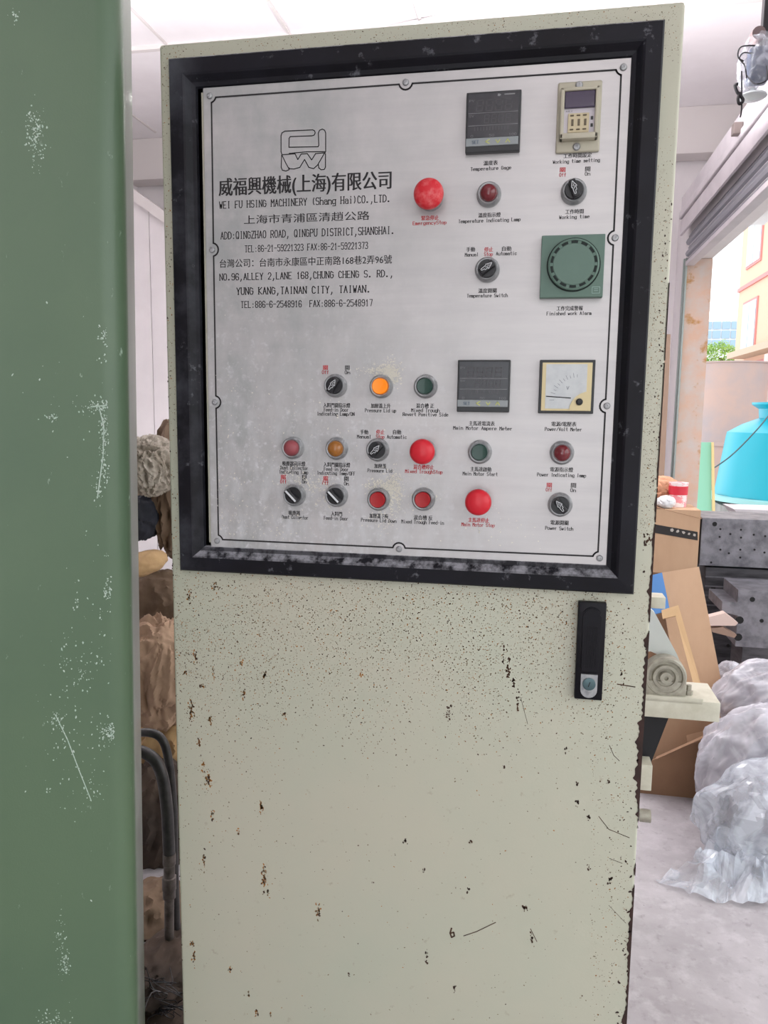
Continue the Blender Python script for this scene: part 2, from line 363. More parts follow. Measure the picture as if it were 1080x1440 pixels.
# black window frame swept round the panel
prof = [(0, 0), (0, .010), (.002, .0125), (.020, .0135), (.0225, .0125), (.0245, .0105), (.029, .0055), (.034, .0045), (.0355, .0), (.040, 0)]
fr = NB(); rings = []
for wd, h in prof:
    rings.append([fr.verts.new((x, -h, z)) for x, z in ((FL + wd, FB + wd), (FR - wd, FB + wd), (FR - wd, FT - wd), (FL + wd, FT - wd))])
for A, B in zip(rings, rings[1:]):
    for k in range(4): fr.faces.new([A[k], A[(k + 1) % 4], B[(k + 1) % 4], B[k]])
obj('panel_frame', fr, black_frame, cab, label='black enamelled frame round the instrument panel')
YP = -.003
SL, SR, SM, S0, S1, S2, S3 = -.427, .090, -.169, 1.905, 1.712, 1.511, 1.319
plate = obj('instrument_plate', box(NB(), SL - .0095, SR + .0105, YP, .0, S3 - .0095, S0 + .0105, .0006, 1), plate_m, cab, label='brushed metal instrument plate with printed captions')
# border line
def arc(cx, cz, r, a0, a1, n=8): return [(cx + r * math.cos(R(a0 + (a1 - a0) * k / n)), cz + r * math.sin(R(a0 + (a1 - a0) * k / n))) for k in range(n + 1)]
IL, IR_, IT, IB = SL + .002, SR - .002, S0 - .002, S3 + .002
rr = .0085
pts = arc(SL, S0, rr, -75, -15, 5) + arc(SM, S0, rr, 192, 348) + arc(SR, S0, rr, 195, 255, 5)
pts += arc(SR, S1, rr, 102, 258) + arc(SR, S2, rr, 102, 258) + arc(SR, S3, rr, 105, 165, 5) + arc(SM, S3, rr, 12, 168) + arc(SL, S3, rr, 15, 75, 5)
pts += arc(SL, S2, rr, -78, 78) + arc(SL, S1, rr, -78, 78)
bl = NB(); ribbon(bl, pts, (.0021, .0021), YP - .0003, True)
obj('border_line', bl, ink, plate, 'flat')
for sx, szs in ((SL, (S0, S1, S2, S3)), (SR, (S0, S1, S2, S3)), (SM, (S0, S3))):
    for sz in szs:
        s_ = NB(); lathe(s_, [(.0042, -.001), (.0042, .0008), (.0032, .0022), (.0014, .0026), (0, .0018)], (sx, YP, sz), n=16)
        obj('screw', s_, chrome, plate, True)

# ---- lettering
G = {'A': '00 28 40/13 33', 'B': '00 08 27 36 35 24 04/24 43 41 30 00', 'C': '46 37 28 18 06 02 10 30 41', 'D': '00 08 28 46 42 20 00', 'E': '48 08 00 40/04 34', 'F': '48 08 00/04 34', 'G': '46 37 18 06 02 10 30 42 44 24', 'H': '00 08/40 48/04 44',
     'I': '20 28', 'J': '38 31 20 10 02', 'K': '00 08/48 04 40', 'L': '08 00 40', 'M': '00 08 24 48 40', 'N': '00 08 40 48', 'O': '10 02 06 18 38 46 42 30 10', 'P': '00 08 38 46 45 34 04', 'Q': '10 02 06 18 38 46 42 30 10/22 40', 'R': '00 08 38 46 45 34 04/24 40',
     'S': '47 38 18 07 05 14 34 43 41 30 10 01', 'T': '20 28/08 48', 'U': '08 02 10 30 42 48', 'V': '08 20 48', 'W': '08 10 25 30 48', 'X': '00 48/08 40', 'Y': '08 24 48/24 20', 'Z': '08 48 00 40',
     'a': '04 15 35 44 40/43 13 02 10 30 41', 'b': '08 00 30 42 44 35 04', 'c': '44 35 15 04 01 10 30 41', 'd': '48 40 10 01 04 15 44', 'e': '03 43 44 35 15 04 01 10 41', 'f': '48 38 27 20/05 45', 'g': '45 4- 0-/41 10 01 04 15 35 44', 'h': '08 00/04 25 44 40',
     'i': '20 25 15/27 28', 'k': '08 00/45 03 40', 'l': '28 20', 'm': '00 05/04 15 24 20/24 35 44 40', 'n': '05 00/04 25 44 40', 'o': '10 01 04 15 35 44 41 30 10', 'p': '0- 05/04 35 44 42 30 00', 'r': '15 10/13 25 45', 's': '44 35 15 04 13 33 42 30 10 01',
     't': '28 21 30 40/05 45', 'u': '05 01 10 30 41/45 40', 'v': '05 20 45', 'w': '05 10 23 30 45', 'x': '00 45/05 40', 'y': '05 20/45 1-', 'S ': '',
     '0': '10 02 06 18 38 46 42 30 10', '1': '20 28 16', '2': '06 18 38 46 45 00 40', '3': '07 18 38 46 35 24/24 43 41 30 10 01', '4': '30 38 02 42', '5': '48 08 05 35 44 41 30 10 01', '6': '46 38 18 06 02 10 30 41 43 34 14 03',
     '7': '08 48 20', '8': '14 06 18 38 46 34 14 02 10 30 42 34', '9': '01 10 30 42 46 38 18 06 05 14 34 45', '.': '10 11 21 20', ',': '21 20 1-', ':': '20 21/24 25', '-': '04 44', '/': '00 48', '(': '38 26 22 30', ')': '18 26 22 10'}
def latin(bm, s, x0, x1, zc, cap, y, bold=1.0):
    n = len(s); cell = (x1 - x0) / (n - .2); gw = cell * .70; u = cap / 8; gx = gw / 4
    wv, wh = 1.05 * min(u * 1.1, gx * 1.1) * bold, .82 * u * bold
    for i, chx in enumerate(s):
        g = G.get(chx)
        if not g: continue
        ox = x0 + i * cell
        for pl in g.split('/'):
            P_ = [(ox + int(t[0]) * gx, zc - cap / 2 + (-2 if t[1] == '-' else int(t[1])) * u) for t in pl.split()]
            ribbon(bm, P_, (wv, wh), y)
            for a_, b_ in ((P_[0], P_[1]), (P_[-1], P_[-2])):      # serifs on upright stroke ends
                if abs(a_[0] - b_[0]) < 1e-9 and abs(a_[1] - b_[1]) > 2.5 * u:
                    ribbon(bm, [(a_[0] - gx * .75, a_[1]), (a_[0] + gx * .75, a_[1])], (wv, wh), y - .00004)
FONTCACHE = {}
def cjk(bm, s, x0, x1, zc, h, y, bold=.0):
    """extents-fitted ideographs from the built-in font"""
    if s not in FONTCACHE:
        cu_ = bpy.data.curves.new('t', 'FONT'); cu_.body = s; cu_.size = 1; cu_.resolution_u = 3
        o_ = bpy.data.objects.new('t', cu_); COL.objects.link(o_)
        dg = bpy.context.evaluated_depsgraph_get()
        me = bpy.data.meshes.new_from_object(o_.evaluated_get(dg))
        V = [(v.co.x, v.co.y) for v in me.vertices]; Fc = [tuple(p_.vertices) for p_ in me.polygons]
        bpy.data.objects.remove(o_); bpy.data.curves.remove(cu_); bpy.data.meshes.remove(me)
        FONTCACHE[s] = (V, Fc)
    V, Fc = FONTCACHE[s]
    if not V: return
    ax, bx = min(v[0] for v in V), max(v[0] for v in V); az, bz = min(v[1] for v in V), max(v[1] for v in V)
    for k_ in ((-1, 0, 1) if bold > .015 else (-.5, .5)):       # upright strokes heavier than level ones
        sh_ = k_ * bold * h; yy_ = y - .00002 * k_
        vs = [bm.verts.new((x0 + sh_ + (v[0] - ax) / (bx - ax) * (x1 - x0), yy_, zc - h / 2 + (v[1] - az) / (bz - az) * h)) for v in V]
        for f in Fc:
            try: bm.faces.new([vs[i] for i in f])
            except ValueError: pass
def line(s, xa, xb, yc, hpx, red=False, bold=1.0, y=None, parent=None, m=None):
    y = YP - .0003 if y is None else y
    A = at(xa, yc, y); B = at(xb, yc, y); M_ = at((xa + xb) / 2, yc, y)
    k = (B.x - A.x) / (xb - xa); h = hpx * (at(xa, yc - 5, y).z - at(xa, yc + 5, y).z) / 10
    bm = NB()
    if any(ord(c) > 0x2000 for c in s): cjk(bm, s, A.x, B.x, M_.z, h, y, .03 if hpx < 9 else .014 if hpx < 20 else .022)
    else: latin(bm, s, A.x, B.x, M_.z, h, y, bold)
    return obj('lettering', bm, m or (red_ink if red else ink), parent or plate, 'flat')
T = [("威福興機械(上海)有限公司", 307.8, 550, 260, 29), ("WEI FU HSING MACHINERY (Shang Hai)CO.,LTD.", 308.6, 549.5, 283.6, 9.5), ("上海市青浦區清趙公路", 343, 519.5, 306, 12.5),
     ("ADD:QINGZHAO ROAD, QINGPU DISTRICT,SHANGHAI.", 310.5, 555, 327.5, 9.8), ("TEL:86-21-59221323 FAX:86-21-59221373", 344.5, 517.5, 347.5, 8.8), ("台灣公司：台南市永康區中正南路168巷2弄96號", 309, 551, 367.5, 12),
     ("NO.96,ALLEY 2,LANE 168,CHUNG CHENG S. RD.,", 309, 553.5, 387, 9), ("YUNG KANG,TAINAN CITY, TAIWAN.", 333, 521.5, 407.8, 9.5), ("TEL:886-6-2548916  FAX:886-6-2548917", 339, 524, 427, 8.8)]
for t in T: line(*t)
CE, EN = 6.6, 4.6
T2 = [("溫度表", 680, 700, 229), ("Temperature Gage", 662, 719, 236.6), ("溫度指示燈", 672.6, 704, 302.2), ("Temperature Indicating Lamp", 645, 732, 309.8), ("緊急停止", 592.6, 617, 306.3, 1), ("EmergencyStop", 580.7, 628, 313.3, 1),
      ("工作時間設定", 792.6, 832, 218.6), ("Working time setting", 777.8, 843.5, 226.3), ("關", 787.5, 795, 238.7, 1), ("Off", 786.7, 796, 245.8, 1), ("開", 823, 830, 237.6), ("On", 822.8, 830.2, 244.2),
      ("工作時間", 795, 820.7, 297.4), ("Working time", 786.7, 829, 304.8), ("手動", 655.8, 668, 350.7), ("Manual", 654, 673, 358), ("停止", 681, 693.5, 350.7, 1), ("Stop", 681, 693, 357.4, 1), ("自動", 706, 719, 349.6), ("Automatic", 697.8, 726.8, 356.3),
      ("溫度開關", 672.6, 698.4, 408.6), ("Temperature Switch", 656.9, 714, 415.5), ("工作完成警報", 782.8, 819.6, 433.5), ("Finished work Alarm", 769, 831.7, 440.6),
      ("關", 454.5, 461, 517, 1), ("Off", 453, 462.3, 523.4, 1), ("開", 485.4, 491.5, 517.2), ("On", 485, 492.4, 523.6), ("入料門開指示燈", 454.6, 492.4, 570), ("Feed-in Door", 455.8, 490, 576.2), ("Indicating Lamp/ON", 446, 498.7, 582),
      ("加壓蓋上升", 521.6, 549.2, 570.7), ("Pressure Lid up", 513.6, 557, 577.2), ("混合槽 正", 585.3, 610.4, 570.6), ("Mixed Trough", 578.6, 618.3, 577), ("Revert Positive Side", 566.6, 630.4, 582.8),
      ("手動", 506.4, 517.7, 607.6), ("Manual", 502.3, 522, 614), ("停止", 529, 540.6, 607.6, 1), ("Stop", 529, 540.6, 614, 1), ("自動", 552.8, 564, 607.6), ("Automatic", 544.4, 571.9, 614.4),
      ("吸塵器指示燈", 397.3, 429.4, 652), ("Dust Collector", 394.4, 433, 658), ("Indicating lamp", 392.8, 433.4, 663.8), ("入料門關指示燈", 455, 492.4, 653.6), ("Feed-in Door", 455.8, 490, 659.8), ("Indicating lamp/OFF", 446, 499.6, 665.4),
      ("加壓蓋", 526.4, 543.2, 655.4), ("Pressure Lid", 517.2, 551.4, 661.8), ("混合槽停止", 581.5, 610, 656.8, 1), ("Mixed TroughStop", 570, 622.4, 663.2, 1),
      ("關", 395.2, 401.6, 671, 1), ("Off", 394.4, 402.8, 677.2, 1), ("開", 425, 431, 671.4), ("On", 425, 431, 677.4), ("關", 455, 461, 673, 1), ("Off", 453.4, 462, 679, 1), ("開", 484, 490, 673.4), ("On", 484, 490.6, 680),
      ("吸塵器", 406, 422, 721.3), ("Dust Collector", 396.9, 433.4, 727.4), ("入料門", 465.5, 481, 722.6), ("Feed-in Door", 455.8, 489.5, 728.8), ("加壓蓋下降", 519.6, 546, 725.6), ("Pressure Lid Down", 508, 557.7, 731.8),
      ("混合槽 反", 581.7, 608.2, 728), ("Mixed Trough Feed-in", 564.6, 624.3, 734.3), ("主馬達電流表", 659.4, 695.7, 595.5), ("Main Motor Ampere Meter", 637.6, 720.3, 602.2), ("電源/電壓表", 775.6, 810.6, 596.3), ("Power/Volt Meter", 766.5, 818.3, 603.6),
      ("主馬達啟動", 661.5, 690.8, 659.8), ("Main Motor Start", 651, 699.9, 666.4), ("電源指示燈", 773.7, 805.9, 660.3), ("Power Indicating lamp", 755.6, 824.3, 668), ("關", 769, 776, 682.2, 1), ("Off", 767.8, 776.3, 688.6, 1),
      ("開", 803, 810, 682.6), ("On", 802.3, 810, 689.4), ("主馬達停止", 658.4, 688, 731.4, 1), ("Main Motor Stop", 649.3, 695.7, 738, 1), ("電源開關", 774.3, 799.4, 735), ("Power Switch", 767, 806.2, 743)]
for t in T2:
    cj = any(ord(c) > 0x2000 for c in t[0])
    line(t[0], t[1], t[2], t[3], CE if cj else EN, red=len(t) > 4, bold=1.25)
# emblem above the company name, drawn in outline
def emb(pl, closed=False):
    q = [(at(280 + x / 3.6, 80 + y / 3.6, YP).x, at(280 + x / 3.6, 80 + y / 3.6, YP).z) for x, y in pl]; ribbon(lg, q, (.0012, .0012), YP - .0003, closed)
lg = NB()
emb([(419, 493), (415, 480), (415, 400), (420, 385), (435, 376), (575, 370), (585, 375), (588, 385), (583, 396), (572, 400), (462, 404), (456, 412), (455, 458), (603, 455), (606, 448), (604, 385), (610, 372), (624, 366), (636, 372), (641, 385), (641, 480), (636, 488)])
emb([(456, 489), (545, 481), (636, 480)])
emb([(419, 496), (486, 491), (500, 520), (517, 492), (548, 490), (570, 522), (590, 490), (636, 486), (600, 548), (580, 566), (556, 560), (534, 520), (510, 560), (480, 568), (455, 566), (440, 540)], True)
emb([(418, 498), (416, 560), (422, 574), (440, 578), (455, 572), (457, 562)])
emb([(640, 490), (640, 558), (634, 570), (618, 572), (606, 562), (604, 545)])
obj('emblem', lg, ink, plate, 'flat')

# ---- push buttons, lamps, selectors
def colored(name, r, g, b, **k): return mat(name, C(r, g, b), **k)
RED_L = colored('ruby_lens', 112, 30, 38, rough=.15, coat=.5); RED_D = colored('dusty_red_lens', 150, 70, 76, rough=.45, coat=.2)
AMB = mat('lit_amber', C(240, 130, 10), .3, emit=.3); AMB_D = colored('amber_lens', 160, 100, 30, rough=.2, coat=.5)
GRN = colored('green_cap', 2, 56, 44, rough=.3, coat=.3); REDB = colored('red_cap', 168, 8, 18, rough=.35); MUSH = colored('red_mushroom', 214, 26, 44, rough=.38, coat=.1)
MUSH_W = mat('worn_red_mushroom', C(214, 30, 44), .4, col2=C(226, 110, 110), scale=120, lo=.45, hi=.75)
def collar(c, r=.0148, name='push_button', label=None):
    bm = NB(); lathe(bm, [(r + .0006, 0), (r + .0006, .0035), (r - .0002, .0045), (r - .001, .0085), (r - .0022, .0098), (r - .0036, .0095), (r - .0038, .004), (0, .004)], c, n=40)
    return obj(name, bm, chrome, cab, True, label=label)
def lamp(px, py, m, label):
    c = at(px, py, YP - .010); c.y = YP; o = collar(c, .0145, 'indicator_lamp', label)
    bm = NB(); lathe(bm, [(.0106, .003), (.0106, .0105), (.0098, .0135), (.0078, .0162), (.0048, .018), (0, .0187)], c, n=32); obj('lens', bm, m, o, True)
def push(px, py, m, label):
    c = at(px, py, YP - .012); c.y = YP; o = collar(c, .0148, 'push_button', label)
    bm = NB(); lathe(bm, [(.0102, .003), (.0102, .0128), (.0094, .0138), (.0078, .0136), (0, .0133)], c, n=32); obj('cap', bm, m, o, True)
def mush(px, py, m, r, label):
    c = at(px, py, YP - .027); c.y = YP; o = collar(c, .0148, 'stop_button', label)
    bm = NB(); lathe(bm, [(.0085, .003), (.0085, .018), (r * .9, .019), (r, .0215), (r * .985, .0245), (r * .9, .0278), (r * .72, .0302), (r * .42, .0318), (0, .0325)], c, n=48); obj('mushroom_head', bm, m, o, True)
def selector(px, py, ang, label, dirt=0):
    c = at(px, py, YP - .013); c.y = YP; o = collar(c, .0148, 'selector_switch', label)
    bm = NB(); lathe(bm, [(.0112, .003), (.0112, .011), (.0104, .0125), (0, .0125)], c, n=36)
    M_ = Matrix.Translation(c) @ Matrix.Rotation(R(ang), 4, 'Y') @ Matrix.Translation(-c)
    box(bm, c.x - .0042, c.x + .0042, c.y - .0205, c.y - .011, c.z - .0105, c.z + .0105, .0016, 2, M_)
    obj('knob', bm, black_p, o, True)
    st = NB(); y_ = c.y - .0207
    def T_(q): v = M_ @ Vector((c.x + q[0], y_, c.z + q[1])); return (v.x, v.z)
    if dirt:
        ribbon(st, [T_((-.0001, -.009)), T_((.0, .009))], (.0026, .0026), y_)
    else:
        ribbon(st, [T_(q) for q in ((-.0022, -.007), (-.0022, .001), (-.0034, .001), (0, .0082), (.0034, .001), (.0018, .001), (.0018, -.003), (.0004, -.003), (-.0004, -.007))], (.0007, .0007), y_, True)
        ribbon(st, [T_((-.0008, -.001)), T_((.0012, .002))], (.0006, .0006), y_); ribbon(st, [T_((-.001, .002)), T_((.0008, .0046))], (.0006, .0006), y_)
    obj('arrow_mark', st, white_ink, o, 'flat')
mush(602, 271, MUSH_W, .0185, 'worn red mushroom emergency stop button at the top of the panel')
mush(593, 635.5, MUSH, .0163, 'red mushroom stop button in the middle row')
mush(672, 707, MUSH, .0168, 'red mushroom stop button in the bottom row')
lamp(687, 271, RED_L, 'dark red indicator lamp under the upper digital gauge')
lamp(409.5, 630, RED_D, 'dusty red indicator lamp at the left end of the middle row')
lamp(471.5, 631, AMB_D, 'amber brown indicator lamp in the middle row')
lamp(790.5, 637, RED_L, 'dark red indicator lamp under the dial meter')
push(534, 543, AMB, 'lit amber push button')
push(597, 543, GRN, 'dark green push button beside the lit amber one')
push(674, 636, GRN, 'dark green push button between the two lower red stop buttons')
push(530.5, 703, REDB, 'red push button in a pale powder stain')
push(594, 703, REDB, 'red push button right of the powder stained one')
selector(807.5, 266, -22, 'black selector switch below the timer'); selector(684.5, 377, 52, 'black selector switch left of the green alarm')
selector(469, 542, 30, 'black selector switch left of the lit amber button'); selector(529, 633, 40, 'black selector switch in the middle row')
selector(411, 697, -45, 'black selector switch with dusty grip, leftmost in the bottom row', 1); selector(470.5, 698, -45, 'black selector switch with dusty grip, second in the bottom row', 1)
selector(788, 711, -40, 'black selector switch at the bottom right')
# powder splashes around three buttons
pw = NB()
for cx, cy, nn, sp, dx, dy in ((549, 526, 900, 7, 1, 1.2), (534, 522, 300, 8, 1.4, .6), (552, 690, 900, 8, .9, 1.6), (536, 684, 400, 8, 1.4, .7), (421, 680, 200, 16, 1.3, .6), (455, 690, 160, 12, 1, 1), (545, 725, 150, 10, 1, 1.4), (600, 700, 80, 14, 1, 1), (330, 600, 120, 30, 1, 2.4), (380, 745, 200, 40, 1.6, .5), (700, 745, 60, 25, 1, .7), (320, 700, 130, 16, 1, 2), (440, 600, 120, 40, 1.4, 1)):
    for k in range(nn):
        q = at(cx + rnd.gauss(0, sp) * dx, cy + rnd.gauss(0, sp) * dy, YP)
        if SL < q.x < SR and S3 + .004 < q.z: blob(pw, q.x, q.z, rnd.choice((.0003, .0004, .0006, .0009)), rnd.uniform(.5, 2), rnd.uniform(0, 3), YP - .0004 - rnd.random() * .0006, 5)
obj('powder_specks', pw, mat('pale_powder', C(222, 218, 205), .9), plate, 'flat', 'stuff')

# ---- instruments
def rect(px0, py0, px1, py1, y):
    a_ = at(px0, (py0 + py1) / 2, y).x; b_ = at(px1, (py0 + py1) / 2, y).x; m_ = (px0 + px1) / 2
    return a_, b_, at(m_, py1, y).z, at(m_, py0, y).z
def digits(bm, x0, z0, wd, h, n, y):
    st = wd / n; gw = st * .62
    for i in range(n):
        ox = x0 + i * st
        for q in ([(0, 0), (1, 0)], [(0, .5), (1, .5)], [(0, 1), (1, 1)], [(0, .05), (0, .45)], [(0, .55), (0, .95)], [(1, .05), (1, .45)], [(1, .55), (1, .95)]):
            ribbon(bm, [(ox + gw * a_ + h * b_ * .08, z0 + h * b_) for a_, b_ in q], (h * .13, h * .11), y)
def gauge(px0, py0, px1, py1, label, bright):
    y = YP - .0095; x0, x1, z0, z1 = rect(px0, py0, px1, py1, y); W, H = x1 - x0, z1 - z0
    o = obj('digital_meter', box(NB(), x0, x1, y + .0008, YP, z0, z1, .001), meter_case, cab, label=label)
    obj('display_window', box(NB(), x0 + W * .03, x1 - W * .03, y, y + .002, z0 + H * .235, z1 - H * .03, .0004, 1), glass_dark, o)
    yy = y - .0002; d_ = NB()
    digits(d_, x0 + W * .19, z0 + H * .68, W * .7, H * .17, 4, yy); digits(d_, x0 + W * .34, z0 + H * .48, W * .52, H * .13, 4, yy)
    for k in range(12): ribbon(d_, [(x0 + W * (.17 + k * .055), z0 + H * .36), (x0 + W * (.17 + k * .055), z0 + H * .41)], (W * .02, W * .02), yy)
    obj('unlit_digits', d_, dim_seg, o, 'flat')
    l_ = NB(); g_ = (W * .008, H * .008)
    for t in (.645, .44): ribbon(l_, [(x0 + W * .05, z0 + H * t), (x1 - W * .05, z0 + H * t)], g_, yy)
    for x_, t, s_ in ((.06, .85, 'PV'), (.06, .6, 'SV'), (.1, .27, '0'), (.44, .27, '50'), (.80, .27, '100')): latin(l_, s_, x0 + W * x_, x0 + W * (x_ + .045 * len(s_)), z0 + H * t, H * .035, yy, .9)
    if bright:
        ribbon(l_, [(x0 + W * .70, z0 + H * .93), (x0 + W * .88, z0 + H * .93)], (W * .01, H * .018), yy); blob(l_, x0 + W * .6, z0 + H * .93, W * .03, 1, 0, yy, 5)
    obj('scale_print', l_, mat('grey_print', C(140, 140, 142), .5), o, 'flat')
    ks = obj('key_strip', box(NB(), x0 + W * .01, x1 - W * .03, y - .0006, y + .002, z0 + H * .1, z0 + H * .235, .0005, 1), mat('key_strip_grey', C(146, 152, 154), .45), o)
    k_ = NB(); latin(k_, 'SET', x0 + W * .13, x0 + W * .25, z0 + H * .165, H * .05, y - .0009, 1.2); obj('key_lettering', k_, mat('key_blue', C(60, 84, 110), .5), o, 'flat')
    k_ = NB(); s = W * .035
    for cx, pl in ((.41, [(1, 1), (-1, 0), (1, -1)]), (.6, [(-1, .6), (0, -.9), (1, .6)]), (.78, [(-1, -.8), (0, .8), (1, -.8)])):
        ribbon(k_, [(x0 + W * cx + a_ * s, z0 + H * .167 + b_ * s) for a_, b_ in pl], (W * .018, W * .018), y - .0009)
    obj('key_arrows', k_, mat('key_yellow', C(196, 200, 110), .5), o, 'flat')
gauge(655, 127.5, 732, 213, 'square black digital gauge at the top of the panel', True)
gauge(643, 506, 717, 579.5, 'square black digital meter in the lower half, left of the dial meter', False)
# dial meter
y = YP - .008; x0, x1, z0, z1 = rect(758, 506, 836, 581.5, y); W, H = x1 - x0, z1 - z0
o = obj('dial_meter', box(NB(), x0, x1, y + .0002, YP, z0, z1, .0008), meter_case, cab, label='square dial meter with cream face')
obj('dial_rim', box(NB(), x0 + W * .05, x1 - W * .05, y - .0003, y + .001, z0 + H * .05, z1 - H * .05, .0003, 1), mat('dial_cream', C(222, 206, 160), .45), o)
obj('dial_face', box(NB(), x0 + W * .12, x1 - W * .14, y - .0006, y + .001, z0 + H * .09, z1 - H * .08, .0001, 1), mat('dial_white', C(208, 212, 212), .4, col2=C(196, 200, 202), scale=60), o)
dcx, dcz = x1 - W * .26, z0 + H * .22
s_ = NB(); pl = [(x1 - W * .44, z0 + H * .06)] + [(x1 - W * .06 + W * .38 * math.cos(R(t)) , z0 + H * .06 + H * .36 * math.sin(R(t))) for t in (180, 165, 150, 135, 120, 105, 90)] + [(x1 - W * .06, z0 + H * .06)]
prism(s_, [(a_, y - .0014, b_) for a_, b_ in pl], (0, .001, 0)); obj('corner_cover', s_, MATS['dial_cream'], o)
s_ = NB(); lathe(s_, [(.0042, .0), (.0042, .003), (.003, .0036), (0, .0034)], (dcx, y, dcz), n=20); obj('adjusting_screw', s_, black_p, o, True)
s_ = NB(); ribbon(s_, [(x0 + W * .14, z0 + H * .32), (x1 - W * .42, z0 + H * .29)], (.0012, .0012), y - .0009); obj('needle', s_, ink, o, 'flat')
s_ = NB()
for t in range(0, 95, 8):
    cx_, cz_ = x1 - W * .3, z0 + H * .25
    r0, r1 = W * .42, W * (.47 if t % 16 else .5)
    ribbon(s_, [(cx_ + r0 * math.cos(R(180 - t)), cz_ + r0 * math.sin(R(180 - t))), (cx_ + r1 * math.cos(R(180 - t)), cz_ + r1 * math.sin(R(180 - t)))], (.0005, .0005), y - .0008)
latin(s_, 'V', x0 + W * .5, x0 + W * .55, z0 + H * .48, H * .06, y - .0008)
obj('scale_marks', s_, mat('scale_grey', C(120, 124, 134), .5), o, 'flat')
# counter / timer with ivory housing
y = YP - .016; x0, x1, z0, z1 = rect(783, 114, 845, 214, YP - .004); W, H = x1 - x0, z1 - z0
o = obj('timer', box(NB(), x0, x1, YP - .0045, YP, z0, z1, .0022, 3), cream_case, cab, True, label='ivory plastic timer with a dark window and thumbwheels')
hx0, hx1, hz0, hz1 = x0 + W * .07, x1 - W * .06, z0 + H * .15, z1 - H * .13
hb = NB()
for q in ((hx0, hx0 + W * .09, hz0, hz1), (hx1 - W * .09, hx1, hz0, hz1), (hx0, hx1, hz0, hz0 + H * .085), (hx0, hx1, hz1 - H * .05, hz1)): box(hb, q[0], q[1], y, YP - .004, q[2], q[3], .0015, 2)
obj('raised_bezel', hb, cream_case, o, True)
ix0, ix1, iz0, iz1 = hx0 + W * .085, hx1 - W * .085, hz0 + H * .08, hz1 - H * .045
obj('face_plate', box(NB(), ix0, ix1, y + .005, y + .008, iz0, iz1), mat('timer_face', C(206, 200, 206), .5), o)
wz = iz0 + (iz1 - iz0) * .60
obj('window', box(NB(), ix0 + .0006, ix1 - .0006, y + .002, y + .006, wz, iz1 - .0004, .0008), mat('violet_window', C(42, 26, 62), .12, coat=.6), o)
tw0, tw1 = ix0 + (ix1 - ix0) * .14, ix0 + (ix1 - ix0) * .82; tz0, tz1 = iz0 + .0012, iz0 + (iz1 - iz0) * .48
obj('thumbwheel_block', box(NB(), tw0, tw1, y + .003, y + .006, tz0, tz1, .0005, 1), mat('bone_plastic', C(206, 192, 158), .5), o)
st = (tw1 - tw0) / 3.3
for k in range(3):
    cx_ = tw0 + st * (.65 + k)
    t_ = NB(); box(t_, cx_ - st * .12, cx_ + st * .24, y + .0024, y + .004, tz0 + (tz1 - tz0) * .34, tz0 + (tz1 - tz0) * .68)
    for f_ in (.12, .84): box(t_, cx_ - st * .32, cx_ + st * .25, y + .0016, y + .004, tz0 + (tz1 - tz0) * f_, tz0 + (tz1 - tz0) * (f_ + .06), .0003, 1)
    obj('thumbwheel', t_, mat('wheel_brown', C(104, 92, 74), .6), o)
t_ = NB()
for f_ in (.25, .42): box(t_, ix1 - W * .09, ix1 - W * .035, y + .0045, y + .006, iz0 + (iz1 - iz0) * (f_ - .1), iz0 + (iz1 - iz0) * (f_ - .02))
obj('slide_switches', t_, black_p, o)
t_ = NB(); latin(t_, 'ANLY', ix0 + .002, ix0 + .010, iz0 + (iz1 - iz0) * .54, .0014, y + .0047, 1.3); obj('face_lettering', t_, ink, o, 'flat')
for zc in (z1 - H * .062, z0 + H * .075):
    t_ = NB(); lathe(t_, [(.0045, .003), (.0045, .0052), (.0034, .0068), (.0012, .0072), (0, .0058)], ((x0 + x1) / 2 - .001, YP, zc), n=20); obj('screw', t_, chrome, o, True)
# alarm sounder
y = YP - .013; x0, x1, z0, z1 = rect(760.5, 330, 849.5, 418, y); W, H = x1 - x0, z1 - z0; cx_, cz_ = at(806.5, 372.5, y).x, at(806.5, 372.5, y).z
o = obj('alarm_sounder', box(NB(), x0, x1, y, YP, z0, z1, .0008), alarm_m, cab, label='square sage green alarm sounder with a round slotted cover')
s_ = NB(); rr = W * .405
lathe(s_, [(rr + .0016, 0), (rr + .0012, .0006), (rr, .0006), (rr, .0)], (cx_, y - .0001, cz_), n=56); obj('rim_groove', s_, slot_m, o)
s_ = NB(); lathe(s_, [(rr, -.001), (rr, .0042), (rr - .001, .0052), (rr * .93, .0054), (rr * .92, .0047), (rr * .80, .0047), (rr * .79, .0054), (0, .0054)], (cx_, y, cz_), n=56); obj('round_cover', s_, alarm_m, o, True)
for k in range(14):
    a0 = k * 360 / 14 + 4; t_ = NB(); ro, ri = rr * .915, rr * .815
    P_ = [(cx_ + ro * math.cos(R(a0 + q)), cz_ + ro * math.sin(R(a0 + q))) for q in (0, 6, 12, 17)] + [(cx_ + ri * math.cos(R(a0 + q)), cz_ + ri * math.sin(R(a0 + q))) for q in (17, 12, 6, 0)]
    prism(t_, [(a_, y - .0051, b_) for a_, b_ in P_], (0, .001, 0)); obj('slot', t_, slot_m, o)
t_ = NB(); q = [(x1 - W * .17, z0 + H * .16), (x1 - W * .05, z0 + H * .16), (x1 - W * .05, z0 + H * .06), (x1 - W * .17, z0 + H * .06)]
ribbon(t_, q, (.0005, .0005), y - .0003, True); ribbon(t_, [(x1 - W * .14, z0 + H * .13), (x1 - W * .08, z0 + H * .13)], (.0005, .0005), y - .0003); ribbon(t_, [(x1 - W * .14, z0 + H * .1), (x1 - W * .08, z0 + H * .1)], (.0005, .0005), y - .0003)
obj('maker_mark', t_, mat('pale_emboss', C(160, 188, 178), .5), o, 'flat')
